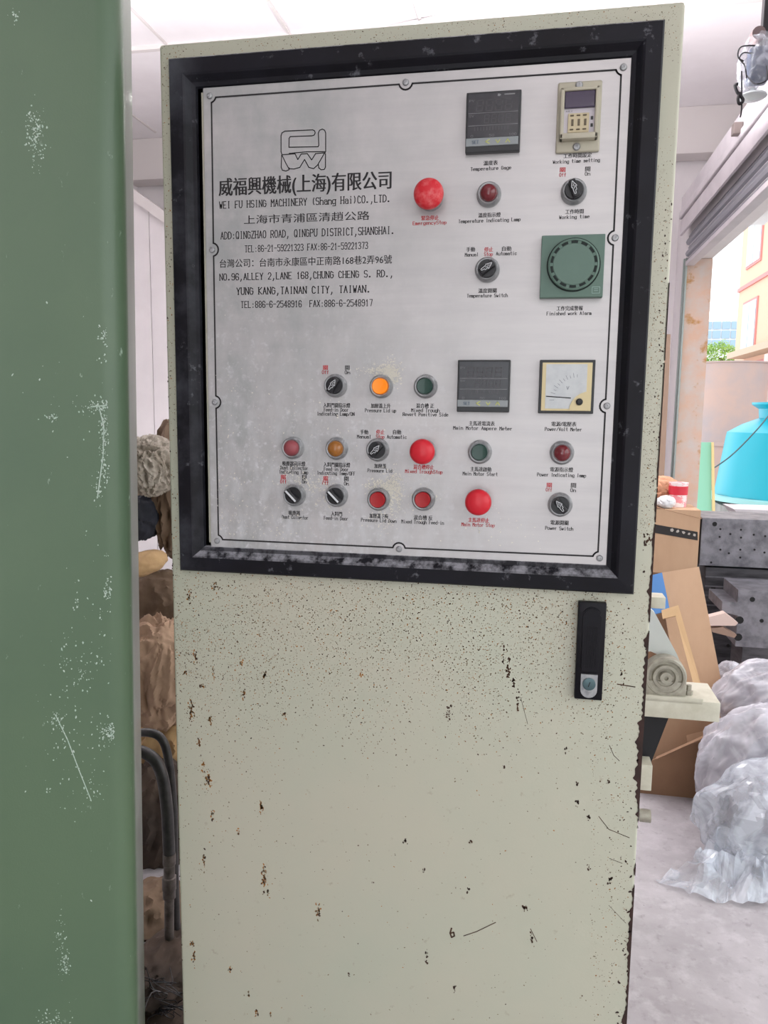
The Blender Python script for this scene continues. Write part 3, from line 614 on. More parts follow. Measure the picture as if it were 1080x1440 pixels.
# door handle
y = -.010; x0, x1, z0, z1 = rect(810.5, 847, 850, 984.5, y); W, H = x1 - x0, z1 - z0; cx_ = (x0 + x1) / 2
bk = mat('handle_black', C(12, 10, 18), .4, spec=.25)
o = obj('door_handle', box(NB(), x0, x1, y, 0, z0, z1, .0015, 2), bk, cab, True, label='black swing door handle with a metal lock')
hr = W * .33
s_ = NB(); P_ = [(cx_ + hr * math.cos(R(t)), z1 - W * .5 + hr * math.sin(R(t))) for t in range(0, 181, 15)] + [(cx_ - hr, z0 + H * .3), (cx_ + hr, z0 + H * .3)]
prism(s_, [(a_, y - .004, b_) for a_, b_ in P_], (0, .005, 0)); bmesh.ops.bevel(s_, geom=[e for e in s_.edges if all(v.co.y < y - .003 for v in e.verts)], offset=.0014, segments=2, affect='EDGES')
obj('lever', s_, bk, o, True)
s_ = NB()
for k in range(6): box(s_, cx_ - hr * .6 + k * hr * .24 - .0004, cx_ - hr * .6 + k * hr * .24 + .0004, y - .0047, y - .0038, z0 + H * .34, z1 - W * .9)
obj('grip_ribs', s_, bk, o)
s_ = NB(); lr = W * .30; zb_ = z0 + H * .11
P_ = [(cx_ - lr, z0 + H * .27), (cx_ + lr, z0 + H * .27)] + [(cx_ + lr * math.cos(R(t)), zb_ + lr * math.sin(R(t))) for t in range(0, -181, -15)]
prism(s_, [(a_, y - .003, b_) for a_, b_ in P_], (0, .004, 0)); lk = obj('lock', s_, chrome, o)
s_ = NB(); lathe(s_, [(lr * .78, .003), (lr * .78, .005), (lr * .6, .0056), (0, .0054)], (cx_, y, z0 + H * .175), n=24); obj('lock_cylinder', s_, mat('lock_teal', C(88, 110, 114), .4, metal=.6), o, True)
s_ = NB(); ribbon(s_, [(cx_ - .001, z0 + H * .175 - .003), (cx_ + .001, z0 + H * .175 + .003)], (.001, .001), y - .0058); obj('key_slot', s_, hole_m, o, 'flat')

# ------------------------------------------------------------------ green machine housing, foreground left
overlay(green_paint, C(176, 196, 178), 46, .66, .74, stretch=(1.6, 1.6, .7)); overlay(green_paint, C(92, 82, 66), 160, .70, .78)
gA = R(27.3); base = at(186, 720, -.06); gx, gy = base.x, base.y
Mg = Matrix.Translation((gx, gy, 0)) @ Matrix.Rotation(gA, 4, 'Z') @ Matrix.Translation((0, 0, 1.5)) @ Matrix.Rotation(R(.85), 4, 'Y') @ Matrix.Translation((0, 0, -1.5))
g = NB(); t = bmesh.new(); bmesh.ops.create_cube(t, size=1)
for v in t.verts: v.co = Vector((-.32 + v.co.x * .64, .22 + v.co.y * .44, 1.22 + v.co.z * 2.4))
bmesh.ops.bevel(t, geom=[e for e in t.edges if abs(e.verts[0].co.z - e.verts[1].co.z) > 1], offset=.034, segments=8, affect='EDGES', profile=.5)
join(g, t)
gh = obj('machine_housing', g, green_paint, None, True); gh.matrix_world = Mg
tag(gh, 'tall green painted machine housing with white scuffs, filling the left edge', 'machine')
scf = NB()
def gp(px, py):      # point on the front sheet of the housing, in its own axes
    inv = Mg.inverted(); o_ = inv @ CAM; d_ = inv.to_3x3() @ ray(px, py); return o_ + d_ * ((0 - o_.y) / d_.y)
for cx, cy, sx, sy, n_ in ((50, 190, 7, 22, 160), (20, 20, 4, 6, 20), (148, 470, 5, 8, 50), (165, 500, 14, 6, 40), (140, 572, 14, 4, 90), (146, 615, 3, 28, 130), (150, 665, 7, 5, 40), (138, 690, 3, 10, 30), (72, 587, 5, 2, 30), (178, 825, 7, 10, 140), (152, 828, 3, 10, 50), (108, 845, 2, 5, 15), (158, 1030, 9, 8, 170), (164, 1060, 2, 12, 30), (90, 925, 14, 18, 30), (110, 965, 16, 16, 30), (125, 940, 14, 20, 30), (80, 1010, 6, 6, 40), (100, 1060, 16, 28, 30), (125, 1110, 10, 24, 30),
                         (92, 1355, 3, 9, 70), (85, 1320, 4, 18, 40), (75, 1435, 12, 8, 60), (69, 1110, 2, 3, 10), (150, 840, 26, 50, 60), (120, 1030, 40, 80, 60), (110, 560, 50, 60, 25)):
    for k in range(n_):
        q = gp(cx + rnd.gauss(0, sx), cy + rnd.gauss(0, sy))
        if q.x < -.026: blob(scf, q.x, q.z, rnd.choice((.0004, .0005, .0008, .0011)), rnd.uniform(.7, 2.2), rnd.uniform(-.6, .6), -.0003, 5)
for pl, wd in (([(78, 1005), (95, 1040), (112, 1085), (128, 1125)], .0012), ([(140, 575), (146, 600), (145, 640), (137, 700)], .0013), ([(128, 572), (150, 570), (170, 578)], .0016), ([(150, 498), (160, 520), (182, 540)], .001)):
    ribbon(scf, [(gp(*q).x, gp(*q).z) for q in pl if gp(*q).x < -.024], (wd, wd), -.0003)
so = obj('scuff_marks', scf, mat('pale_scuff', C(168, 192, 174), .8, col2=C(206, 216, 206), scale=300), None, 'flat', 'stuff'); so.parent = gh

# ------------------------------------------------------------------ soft lumpy things
def lump(name, c, rad, seed, amp, freq, m, label, cat, group=None, sub=5, rot=0, ridge=1.0, floor=None, parent=None, gain=.34, pleat=0, axis=(.6, -.2, .8), pf=2.2):
    bm = NB(); bmesh.ops.create_icosphere(bm, subdivisions=sub, radius=1)
    o3 = Vector((seed * 3.7, seed * 1.3, seed * 5.1)); Mr = Matrix.Rotation(rot, 4, 'Y')
    for v in bm.verts:
        n_ = v.co.normalized(); d_ = 0; a_ = 1; f_ = freq
        for k in range(4):
            q = noise.noise(Vector((n_.x * 1.5, n_.y * 1.5, n_.z * .75)) * f_ + o3 + Vector((noise.noise(n_ * f_ * .5 + o3), noise.noise(n_ * f_ * .5 - o3), 0)) * 1.1)
            d_ += a_ * ((1 - math.sqrt(q * q + .004) * 3) * ridge + q * (1 - ridge)); a_ *= gain; f_ *= 2.1
        if pleat:
            ax_ = Vector(axis).normalized(); t_ = n_.dot(ax_); e1 = ax_.orthogonal().normalized(); e2 = ax_.cross(e1); u_, w_ = n_.dot(e1), n_.dot(e2); l_ = math.hypot(u_, w_) + 1e-6
            wob = noise.noise(n_ * 1.7 + o3) * .5
            for k, (ff, aa) in enumerate(((pf, 1), (pf * 2.3, .5), (pf * 5, .2))):
                q = noise.noise(Vector((u_ / l_ * ff + wob, w_ / l_ * ff - wob, t_ * 1.3 + k * 5)) + o3)
                d_ += pleat / amp * aa * (.5 - math.sqrt(q * q + .0008) * 2.4) * min(1, l_ * 1.6)
        p = n_ * (1 + amp * d_); p = Vector((p.x * rad[0], p.y * rad[1], p.z * rad[2])); v.co = Mr @ p
        if floor is not None: v.co.z = max(v.co.z, floor - c[2] + .002)
    o_ = obj(name, bm, m, parent, True)
    for p_ in o_.data.polygons: pass
    o_.location = c
    if not parent: tag(o_, label, cat, group)
    return o_
def cloth(name, a, b2, sc=5): return mat(name, a, .9, col2=b2, scale=sc, bump=.4, bscale=90)
tan = cloth('tan_canvas', C(168, 140, 116), C(146, 120, 98)); brown = cloth('brown_sacking', C(112, 92, 74), C(92, 74, 58)); darkb = cloth('dark_brown_cloth', C(72, 58, 48), C(50, 40, 34))
navy = cloth('navy_cloth', C(34, 36, 48), C(26, 28, 36)); rag = cloth('grey_rag', C(168, 160, 148), C(122, 112, 98), 14); buff = cloth('buff_foam', C(176, 146, 104), C(156, 126, 88))
YB = 1.25
def lp(px, py, Y): return tuple(at(px, py, Y))
K = 1.0 / F
def sack(name, px, py, Y, rx, rz, *a, **k):
    s_ = (Y + 1) / 1.0 / F * 1.05; return lump(name, lp(px, py, Y), (rx * s_, .14, rz * s_), *a, **k)
sack('cloth_bundle', 212, 655, 1.5, 36, 42, 1, .09, 3.4, rag, 'knotted bundle of grey rags on top of the pile in the left gap', 'rags', sub=6)
sack('cloth_sack', 250, 690, 1.75, 40, 95, 2, .10, 2.0, brown, 'brown sack standing beside the knotted rags', 'sack', pleat=.07)
sack('folded_cloth', 200, 725, 1.62, 26, 34, 3, .09, 2.0, navy, 'dark navy cloth under the knotted rags', 'cloth')
sack('foam_roll', 203, 792, 1.45, 22, 17, 4, .05, 1.4, buff, 'yellowish foam roll lying on the beige canvas', 'foam roll')
sack('cloth_sack', 228, 858, 1.62, 60, 58, 5, .07, 1.6, brown, 'brown sack pressed under the yellowish foam roll', 'sack', pleat=.06, axis=(1, -.3, .3))
sack('cloth_sack', 226, 945, 1.4, 62, 82, 6, .08, 2.0, tan, 'crumpled beige canvas sack at mid height of the pile', 'sack', sub=6, pleat=.06, pf=3.2, axis=(.5, -.5, 1))
sack('cloth_sack', 245, 1040, 1.5, 60, 60, 7, .08, 2.0, buff, 'pale buff sack behind the black hoses', 'sack', pleat=.06)
sack('cloth_sack', 222, 1160, 1.3, 66, 100, 8, .08, 2.0, darkb, 'dark brown sack low behind the black hoses', 'sack', pleat=.08)
sack('cloth_sack', 215, 1300, .98, 62, 62, 9, .08, 2.0, brown, 'dusty brown sack lowest in the pile', 'sack', floor=0)
sack('dust_sheet', 228, 1362, .66, 50, 34, 10, .09, 2.2, darkb, 'dark dusty sheet crumpled near the cabinet foot', 'cloth', floor=0)
# black hoses with a metal coupling
def hose(pl, r, label, Y=.75):
    bm = NB(); tube(bm, spline([at(x, y, Y + dy) for x, y, dy in pl], 8), r, 12); o_ = obj('rubber_hose', bm, rubber, None, True)
    return tag(o_, label, 'hose', None)
hose([(140, 1372, .0), (128, 1250, .04), (132, 1120, .06), (152, 1055, .05), (180, 1036, .02), (207, 1030, 0), (228, 1040, 0), (238, 1075, 0), (243, 1130, 0), (244, 1170, .0), (246, 1250, 0), (250, 1376, 0)], .011, 'upper black hose arching out from behind the green housing')
h2 = thing('hose_assembly', 'thick black hose bending down into a grey metal coupling', 'hose', tuple(at(238, 1392, .7)))
bm = NB(); tube(bm, spline([at(x, y, .7) for x, y in ((120, 1390), (118, 1200), (140, 1090), (182, 1058), (210, 1062), (226, 1085), (234, 1130), (237, 1180), (238, 1205))], 8), .015, 14); obj('hose', bm, rubber, h2, True)
bm = NB(); P_ = [at(238, y, .7) for y in (1200, 1215, 1216, 1232, 1233, 1250, 1251, 1262, 1263, 1392)]; tube(bm, P_, [.0165, .0165, .0145, .0145, .018, .018, .0165, .0165, .0125, .0125], 12); obj('coupling', bm, mat('worn_steel', C(104, 96, 92), .45, metal=.5, col2=C(70, 64, 60), scale=40), h2, 'flat' if False else True)
net = NB()
for k in range(70):
    p = at(rnd.uniform(200, 250), rnd.uniform(1378, 1450), .55); q = p + Vector((rnd.gauss(0, .03), rnd.gauss(0, .02), rnd.gauss(0, .015))); r_ = q + Vector((rnd.gauss(0, .03), rnd.gauss(0, .02), rnd.gauss(0, .015)))
    tube(net, spline([p, q, r_], 3), .0012, 4)
o = obj('black_netting', net, black_p, None, True, 'stuff'); tag(o, 'tangle of black netting at the foot of the gap', 'netting')
hp = NB(); q = at(225, 1440, .55)
lump('debris_heap', (q.x, q.y + .05, q.z - .06), (.16, .14, .09), 14, .08, 2.4, darkb, 'dark heap of dusty debris under the black netting', 'debris')

# ------------------------------------------------------------------ cream roller machine behind the cabinet, right
MY = 1.15
mc = thing('conveyor_machine', 'cream machine bracket with a pillow block bearing, just behind the cabinet', 'machine', (.55, MY, 0))
def bpx(bm, px0, py0, px1, py1, Y, d, bev=.002, M=None):
    x0, x1, z0, z1 = rect(px0, py0, px1, py1, Y); return box(bm, x0, x1, Y, Y + d, z0, z1, bev, 2, M)
obj('cross_beam', bpx(NB(), 860, 983, 1013, 1010, MY, .16), mach, mc, True)
obj('lower_tube', bpx(NB(), 860, 1074, 917, 1110, MY, .06), mach, mc, True)
a = at(860, 1000, MY)
obj('post', box(NB(), .20, .27, MY + .04, MY + .14, 0, a.z + .25, .003), mach, mc)
obj('end_bolt', lathe(NB(), [(.0, 0), (.018, 0), (.018, .03), (0, .03)], tuple(at(899, 1146, MY)), 'X', 12), iron, mc, True)
c = at(936, 952, MY + .01); by = c.y
bm = NB(); W_ = .052
lathe(bm, [(0, -.04), (.052, -.04), (.056, -.036), (.056, .0), (.052, .004), (.046, .004), (.044, -.004), (.036, -.004), (.034, .006), (.026, .006), (.024, -.002), (.017, -.002), (.016, .012), (.006, .012), (.0055, .006), (0, .006)], c, n=40)
box(bm, c.x - .056, c.x + .056, by - .002, by + .04, c.z - .062, c.z - .012, .004)
obj('bearing_housing', bm, iron, mc, True)
bm = NB(); box(bm, c.x - .075, c.x + .10, by - .01, by + .06, c.z - .070, c.z - .052, .002); obj('bearing_foot', bm, mach, mc, True)
q = at(969, 966, MY + .03); bm = NB(); lathe(bm, [(0, 0), (.011, 0), (.011, .016), (.007, .017), (.007, .032), (0, .033)], (q.x, q.y, c.z - .056), 'Z', 6); obj('bolt', bm, iron, mc)
bm = NB(); P_ = [at(x, y, MY + .06) for x, y in ((880, 918), (880, 830), (921, 862), (952, 920), (958, 935), (935, 925), (915, 916))]; prism(bm, P_, (0, .03, 0)); obj('side_plate', bm, mat('pale_grey_paint', C(196, 200, 196), .45), mc)
obj('stop_block', bpx(NB(), 916, 840, 936, 856, MY + .12, .06), mach, mc, True)
obj('void_sheet', prism(NB(), [at(x, y, MY + .08) for x, y in ((870, 1004), (942, 1005), (912, 1082), (870, 1120))], (0, .04, 0)), mat('matt_black', C(24, 24, 28), .7), mc)  # black sheet stands in for the dark void under the beam
obj('void_sheet_post', box(NB(), .24, .28, MY + .08, MY + .12, 0, at(900, 1100, MY).z), mach, mc)

# ------------------------------------------------------------------ cardboard
def slab(name, pts, Y, th, m, parent=None, lab=None, cat=None, lean=None):
    P_ = [at(x, y, Y if lean is None else Y + lean[i]) for i, (x, y) in enumerate(pts)]
    nrm = (P_[1] - P_[0]).cross(P_[-1] - P_[0]).normalized()
    if nrm.y < 0: nrm = -nrm
    o_ = obj(name, prism(NB(), P_, nrm * th), m, parent)
    if lab: tag(o_, lab, cat)
    return o_
slab('cardboard_sheet', [(926, 806), (983, 797), (1034, 1060), (972, 1075)], 2.3, .03, card, None, 'tall flattened brown carton leaning behind the cream bracket', 'cardboard', lean=(.35, .35, 0, 0))
slab('cardboard_strip', [(930, 858), (954, 851), (992, 985), (982, 988), (950, 866), (932, 870)], 2.22, .01, mat('kraft_light', C(206, 172, 130), .8), None, 'pale kraft strip in front of the leaning carton', 'cardboard', lean=(.26, .26, 0, 0, .24, .24))
slab('blue_board', [(905, 812), (931, 805), (942, 858), (915, 865)], 2.28, .012, mat('blue_plastic', C(86, 136, 196), .45), None, 'blue board beside the top of the leaning carton', 'board', lean=(.28, .28, .2, .2))
# open carton low on the floor
cb = thing('cardboard_box', 'open brown carton with a bent flap on the floor under the bracket', 'box', tuple(atz(965, 1125, 0)))
yb = 2.05
f0 = [atz(x, y, 0) for x, y in ((895, 1142), (985, 1130))]
def tocard(px, py, Y): return at(px, py, Y)
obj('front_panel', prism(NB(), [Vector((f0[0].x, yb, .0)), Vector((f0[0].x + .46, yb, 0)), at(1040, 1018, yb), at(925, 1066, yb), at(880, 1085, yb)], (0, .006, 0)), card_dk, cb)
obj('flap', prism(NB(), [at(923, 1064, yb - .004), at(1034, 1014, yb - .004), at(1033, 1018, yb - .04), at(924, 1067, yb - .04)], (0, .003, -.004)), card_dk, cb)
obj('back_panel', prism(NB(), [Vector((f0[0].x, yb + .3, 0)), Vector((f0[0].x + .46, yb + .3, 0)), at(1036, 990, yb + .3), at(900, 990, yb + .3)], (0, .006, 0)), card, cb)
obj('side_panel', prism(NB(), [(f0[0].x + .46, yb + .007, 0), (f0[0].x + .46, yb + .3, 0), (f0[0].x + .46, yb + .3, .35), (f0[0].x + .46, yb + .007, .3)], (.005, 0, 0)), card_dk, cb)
# carton with a printed black band, on the steel
CY = 3.5
bx_ = thing('cardboard_box', 'brown carton with a black printed band beside the stacked steel plates', 'box', tuple(at(950, 800, CY)))
x0, x1, z0, z1 = rect(885, 716, 983, 806, CY)
obj('carton', box(NB(), x0, x1, CY, CY + .3, z0, z1, .002), card, bx_)
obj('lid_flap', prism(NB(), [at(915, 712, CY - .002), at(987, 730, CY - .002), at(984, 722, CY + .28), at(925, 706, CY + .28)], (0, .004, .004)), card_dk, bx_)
bm = NB(); prism(bm, [at(x, y, CY - .001) for x, y in ((885, 731), (981, 748), (981, 760), (885, 743))], (0, -.001, 0)); obj('printed_band', bm, mat('band_black', C(34, 30, 30), .6), bx_)
bm = NB()
for k, chx in enumerate('BOXES'[:0] or '•••••'):
    q = at(945 + k * 8, 745.5 + k * 1.6, CY - .003); blob(bm, q.x, q.z, .009, 1, 0, CY - .003, 5)
obj('band_print', bm, mat('band_white', C(180, 172, 165), .6), bx_, 'flat')
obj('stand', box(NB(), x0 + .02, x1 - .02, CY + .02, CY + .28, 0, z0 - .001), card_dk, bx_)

# ------------------------------------------------------------------ drilled steel plates
def steel_block(label, px0, py0, px1, py1, Y, d, m, holes, notch=None, grooves=0, legs=False):
    x0, x1, z0, z1 = rect(px0, py0, px1, py1, Y)
    t_ = thing('steel_block', label, 'steel block', (x0, Y, z0))
    bm = NB()
    if notch:
        P_ = [(x0 + a_ * (x1 - x0), Y, z0 + b_ * (z1 - z0)) for a_, b_ in notch]; prism(bm, P_, (0, d, 0))
    else: box(bm, x0, x1, Y, Y + d, z0, z1, .003)
    obj('block', bm, m, t_)
    for hx, hy, r in holes:
        q = at(hx, hy, Y); obj('drilled_hole', lathe(NB(), [(0, .0005), (r, .0005), (r, -.001)], (q.x, Y, q.z), n=10), hole_m, t_, 'flat')
    for k in range(grooves):
        zz = z0 + (z1 - z0) * (k + 1) / (grooves + 1); obj('layer_edge', box(NB(), x0 + .002, x1 - .01, Y - .004, Y + .01, zz - .004, zz + .004), steel, t_)
    return t_, (x0, x1, z0, z1)
H1 = [(1005, 737, .013)] + [(x, y, .006) for x, y in ((1013, 744), (1012, 755), (1027, 751), (1042, 745), (1042, 756), (1060, 752), (1076, 754), (1013, 773), (1025, 778), (1041, 773), (1041, 784), (1061, 773), (1000, 791), (1075, 777))]
steel_block('upper drilled steel plate with two rows of dark holes', 985, 731, 1150, 799, CY, .35, steel, H1)
steel_block('dark layered steel block under the upper drilled plate', 990, 801, 1150, 868, CY + .03, .3, steel_dk, [(1003, 827, .012)], grooves=4)
xx0, xx1, zz0, zz1 = rect(992, 869, 1150, 960, CY + .02)
b_, e_ = steel_block('darkest steel block low in the stack, behind the plastic bags', 990, 869, 1150, 962, CY, .3, steel_dk, [(1024, 908, .01), (1032, 940, .01), (1048, 925, .008)])
st_ = thing('steel_trestle', 'dark steel trestle under the stacked steel blocks', 'trestle', (e_[0], CY, 0))
for lx in (e_[0] + .05, e_[1] - .1):
    for ly in (CY + .03, CY + .22): obj('leg', box(NB(), lx, lx + .05, ly, ly + .05, 0, e_[2] - .045), steel_dk, st_)
obj('top_bar', box(NB(), e_[0], e_[1], CY, CY + .3, e_[2] - .045, e_[2] - .001), steel_dk, st_)
nt_ = [(0, .6), (0, .78), (.16, .78), (.16, 1), (1, 1), (1, 0), (.17, 0), (.17, .55)]
b2_, e2 = steel_block('notched grey steel casting in front of the stack', 1014, 832, 1150, 912, 3.05, .3, steel, [(1058, 843, .013), (1071, 873, .01), (1040, 872, .02), (1038, 896, .02)], notch=nt_)
st_ = thing('steel_stand', 'low steel stand under the notched casting', 'stand', (e2[0], 3.05, 0))
obj('column', box(NB(), e2[0] + .12, e2[1], 3.08, 3.3, .02, e2[2] - .001), steel_dk, st_); obj('foot', box(NB(), e2[0] + .08, e2[1], 3.05, 3.33, 0, .02), steel_dk, st_)
for i_, (pl, lab) in enumerate(((((996, 868), (1020, 862), (1038, 876), (1034, 880), (998, 880)), 'pale board poking out between the steel blocks, upper of two'), (((1000, 884), (1016, 882), (1036, 893), (1033, 897), (1002, 889)), 'brownish board poking out between the steel blocks, lower of two'))):
    slab('board_offcut', list(pl), 2.99, .05, mat('offcut_pale', C(214, 190, 180), .7) if i_ == 0 else mat('offcut_brown', C(150, 124, 108), .7), None, lab, 'board')
# small things by the far jamb
def px_box(name, px0, py0, px1, py1, Y, d, m, lab, cat, bev=.004):
    o_ = obj(name, bpx(NB(), px0, py0, px1, py1, Y, d, bev), m, None, True); return tag(o_, lab, cat)
tub = thing('paint_tub', 'red and white tub standing on the carton by the doorway', 'tub', tuple(at(952, 716, 3.62)))
q = at(952, 720, 3.65); r_ = .052
bm = NB(); lathe(bm, [(0, 0), (r_ * .9, 0), (r_, .13), (r_ * 1.04, .13), (r_ * 1.04, .14), (0, .14)], (q.x, q.y, z1 + .001), 'Z', 28); obj('tub_body', bm, mat('tub_pink', C(232, 150, 158), .4, col2=C(240, 225, 225), scale=18, lo=.48, hi=.52), tub, True)
bm = NB(); lathe(bm, [(r_ * .97, .07), (r_ * 1.0, .07), (r_ * 1.03, .12), (r_ * .99, .12)], (q.x, q.y, z1 + .001), 'Z', 28); obj('red_band', bm, mat('tub_red', C(206, 40, 60), .4), tub, True)
q = at(929, 690, 3.75)
lump('rag_heap', (q.x, q.y, z1 + .088), (.11, .08, .075), 21, .1, 2.4, cloth('peach_rag', C(214, 160, 130), C(190, 140, 110)), 'peach coloured rags on the carton beside the tub', 'rags')
lump('white_bag', (q.x + .0, q.y - .2, z1 + .035), (.05, .045, .036), 22, .1, 2.0, mat('white_bag_film', C(220, 220, 222), .4), 'small white bag on the carton edge', 'bag', sub=4)
bm = NB(); pp_ = [at(x, y, 5.7) for x, y in ((938, 470), (943, 470), (941, 525), (926, 835), (912, 835), (930, 560))]; prism(bm, pp_, (0, .03, 0)); tag(obj('timber_board', bm, mat('timber', C(160, 134, 116), .8), None), 'narrow timber board leaning on the back wall beside the cabinet edge', 'board')

# ------------------------------------------------------------------ plastic film
def film(name, col, a_, rough=.2, sc=7):
    m = bpy.data.materials.new(name); m.use_nodes = True; n_ = m.node_tree; b = n_.nodes['Principled BSDF']; L = n_.links
    b.inputs['Base Color'].default_value = col; b.inputs['Roughness'].default_value = rough; b.inputs['Specular IOR Level'].default_value = .8; b.inputs['Subsurface Weight'].default_value = 0
    tc = n_.nodes.new('ShaderNodeTexCoord'); nz = n_.nodes.new('ShaderNodeTexNoise'); nz.inputs['Scale'].default_value = sc; nz.inputs['Detail'].default_value = 3; nz.inputs['Distortion'].default_value = 1.2
    mr = n_.nodes.new('ShaderNodeMapRange'); mr.inputs[1].default_value = .35; mr.inputs[2].default_value = .65; mr.inputs[3].default_value = a_[0]; mr.inputs[4].default_value = a_[1]
    L.new(tc.outputs['Object'], nz.inputs['Vector']); L.new(nz.outputs['Fac'], mr.inputs[0]); L.new(mr.outputs[0], b.inputs['Alpha'])
    v = n_.nodes.new('ShaderNodeTexNoise'); v.noise_type = 'RIDGED_MULTIFRACTAL'; v.inputs['Scale'].default_value = 4; v.inputs['Detail'].default_value = 3; v.inputs['Distortion'].default_value = .8; bp = n_.nodes.new('ShaderNodeBump'); bp.inputs['Strength'].default_value = .35; bp.inputs['Distance'].default_value = .01
    mp = n_.nodes.new('ShaderNodeMapping'); mp.inputs['Scale'].default_value = (1.6, 1.6, .55); L.new(tc.outputs['Object'], mp.inputs[0]); L.new(mp.outputs[0], v.inputs['Vector']); L.new(v.outputs[0], bp.inputs['Height']); L.new(bp.outputs[0], b.inputs['Normal'])
    return m
film_w = film('cloudy_film', C(222, 220, 228), (.42, .88)); film_c = film('clear_film', C(216, 222, 232), (.18, .66), .12, 9)
grey_stuff = cloth('wrapped_grey', C(150, 146, 152), C(120, 116, 122))
def bag(c_, rad, seed, m, label, floor=None, amp=.045, fr=1.3, sub=6, pleat=.09, pf=2.4, axis=(.7, -.1, .75)):
    o_ = lump('plastic_bag', tuple(c_), rad, seed, amp, fr, m, label, 'plastic bag', sub=sub, floor=floor, pleat=pleat, pf=pf, axis=axis)
    i_ = lump('contents', tuple(c_), tuple(q * .72 for q in rad), seed + 50, .05, 1.5, grey_stuff, '', '', sub=4, floor=floor, parent=o_)
    i_.location = (0, 0, 0); i_.matrix_parent_inverse = Matrix.Identity(4); return o_
bag(at(1090, 985, 2.3), (.23, .17, .16), 31, film_w, 'cloudy plastic bag on top of the heap at the right edge')
c_ = at(1090, 1090, 1.92); bag(c_, (.28, .15, .27), 32, film_w, 'large cloudy plastic bag forming the middle of the heap', 0)
bag(at(1026, 958, 2.6), (.07, .07, .09), 33, film_w, 'small cloudy plastic bag tucked against the steel blocks')
c_ = atz(1120, 1215, 0); c_.z = .15
o = bag(c_, (.32, .2, .2), 34, film_c, 'clear plastic bag slumped on the concrete in front', 0, .06, 1.2, 5, .10, 1.2, (.5, -.3, .9)); o.data.polygons.foreach_set('use_smooth', [False] * len(o.data.polygons))
# loose sheet trailing on the floor
bm = NB(); N_ = 34; M2 = 14
A = [atz(922, 1238, 0), atz(1000, 1288, 0), atz(1100, 1268, 0)]; B = [atz(985, 1215, 0), atz(1005, 1212, 0), atz(1070, 1200, 0)]
def bez(P_, t): return P_[0] * (1 - t) ** 2 + P_[1] * 2 * t * (1 - t) + P_[2] * t * t
vv = [[None] * (M2 + 1) for _ in range(N_ + 1)]
for i in range(N_ + 1):
    for j in range(M2 + 1):
        t, s = i / N_, j / M2; p = bez(A, t) * (1 - s) + bez(B, t) * s
        r1 = 1 - abs(noise.noise(Vector((p.x * 9 + p.y * 5, p.y * 11 - p.x * 3, .3)))) * 3; r2 = 1 - abs(noise.noise(Vector((p.x * 24, p.y * 15, 4)))) * 3
        h = .035 + .045 * r1 + .014 * r2 + .10 * t * s
        p.x += .02 * noise.noise(Vector((t * 7, s * 5, 9))); p.y += .03 * noise.noise(Vector((t * 9, s * 5, 2)))
        p.z = max(.003, h * min(1, .25 + 3 * s) * min(1, .3 + 4 * t)); vv[i][j] = bm.verts.new(p)
for i in range(N_):
    for j in range(M2): bm.faces.new([vv[i][j], vv[i + 1][j], vv[i + 1][j + 1], vv[i][j + 1]])
tag(obj('plastic_sheet', bm, film_c, None, False), 'torn clear plastic sheet trailing across the concrete floor', 'plastic sheet')

# ------------------------------------------------------------------ overhead
film_l = film('thin_wrap', C(226, 232, 240), (.08, .45), .1, 12)
hl = thing('hanging_lamp', 'film-wrapped lamp with looping black cables under the ceiling, top right', 'lamp', tuple(at(1068, 90, 3.2)))
HY = 3.2
o = lump('film_wrap', tuple(at(1066, 92, HY)), (.085, .08, .14), 41, .10, 1.8, film_l, '', '', sub=5, parent=hl); o.parent = hl; o.matrix_parent_inverse = Matrix.Translation(-hl.location)
c_ = at(1058, 140, HY); bm = NB(); lathe(bm, [(0, .0), (.055, .004), (.066, .012), (.062, .02), (.03, .028), (.012, .05), (0, .055)], tuple(c_), 'Z', 28); obj('lamp_glass', bm, mat('pale_glass', C(206, 214, 214), .15), hl, True)
c_ = at(1065, 50, HY); bm = NB(); lathe(bm, [(0, -.03), (.03, -.03), (.033, 0), (.03, .03), (0, .03)], tuple(c_), 'Y', 24); obj('round_knob', bm, mat('taupe_plastic', C(104, 88, 88), .5), hl, True)
c_ = at(1080, 60, HY + .03); obj('bracket', box(NB(), c_.x - .03, c_.x + .06, HY + .02, HY + .07, c_.z - .08, 4.09, .004), black_p, hl)
c_ = at(1066, 95, HY); obj('lamp_body', box(NB(), c_.x - .045, c_.x + .05, HY - .03, HY + .05, c_.z - .07, c_.z + .09, .015, 3), mat('navy_body', C(52, 62, 82), .3), hl, True)
bm = NB()
for pl in (((1062, 64), (1042, 66), (1038, 80), (1047, 92), (1050, 110)), ((1060, 76), (1046, 74), (1040, 82), (1046, 86)), ((1043, 100), (1043, 150), (1041, 165)), ((1038, 118), (1034, 120), (1037, 130), (1045, 140), (1040, 146), (1038, 140), (1040, 130)), ((1078, 92), (1078, 112), (1062, 118), (1050, 106))):
    tube(bm, spline([at(x, y, HY - .05) for x, y in pl], 6), .0035 if pl[0][0] != 1038 else .008, 6)
obj('cables', bm, black_p, hl, True)
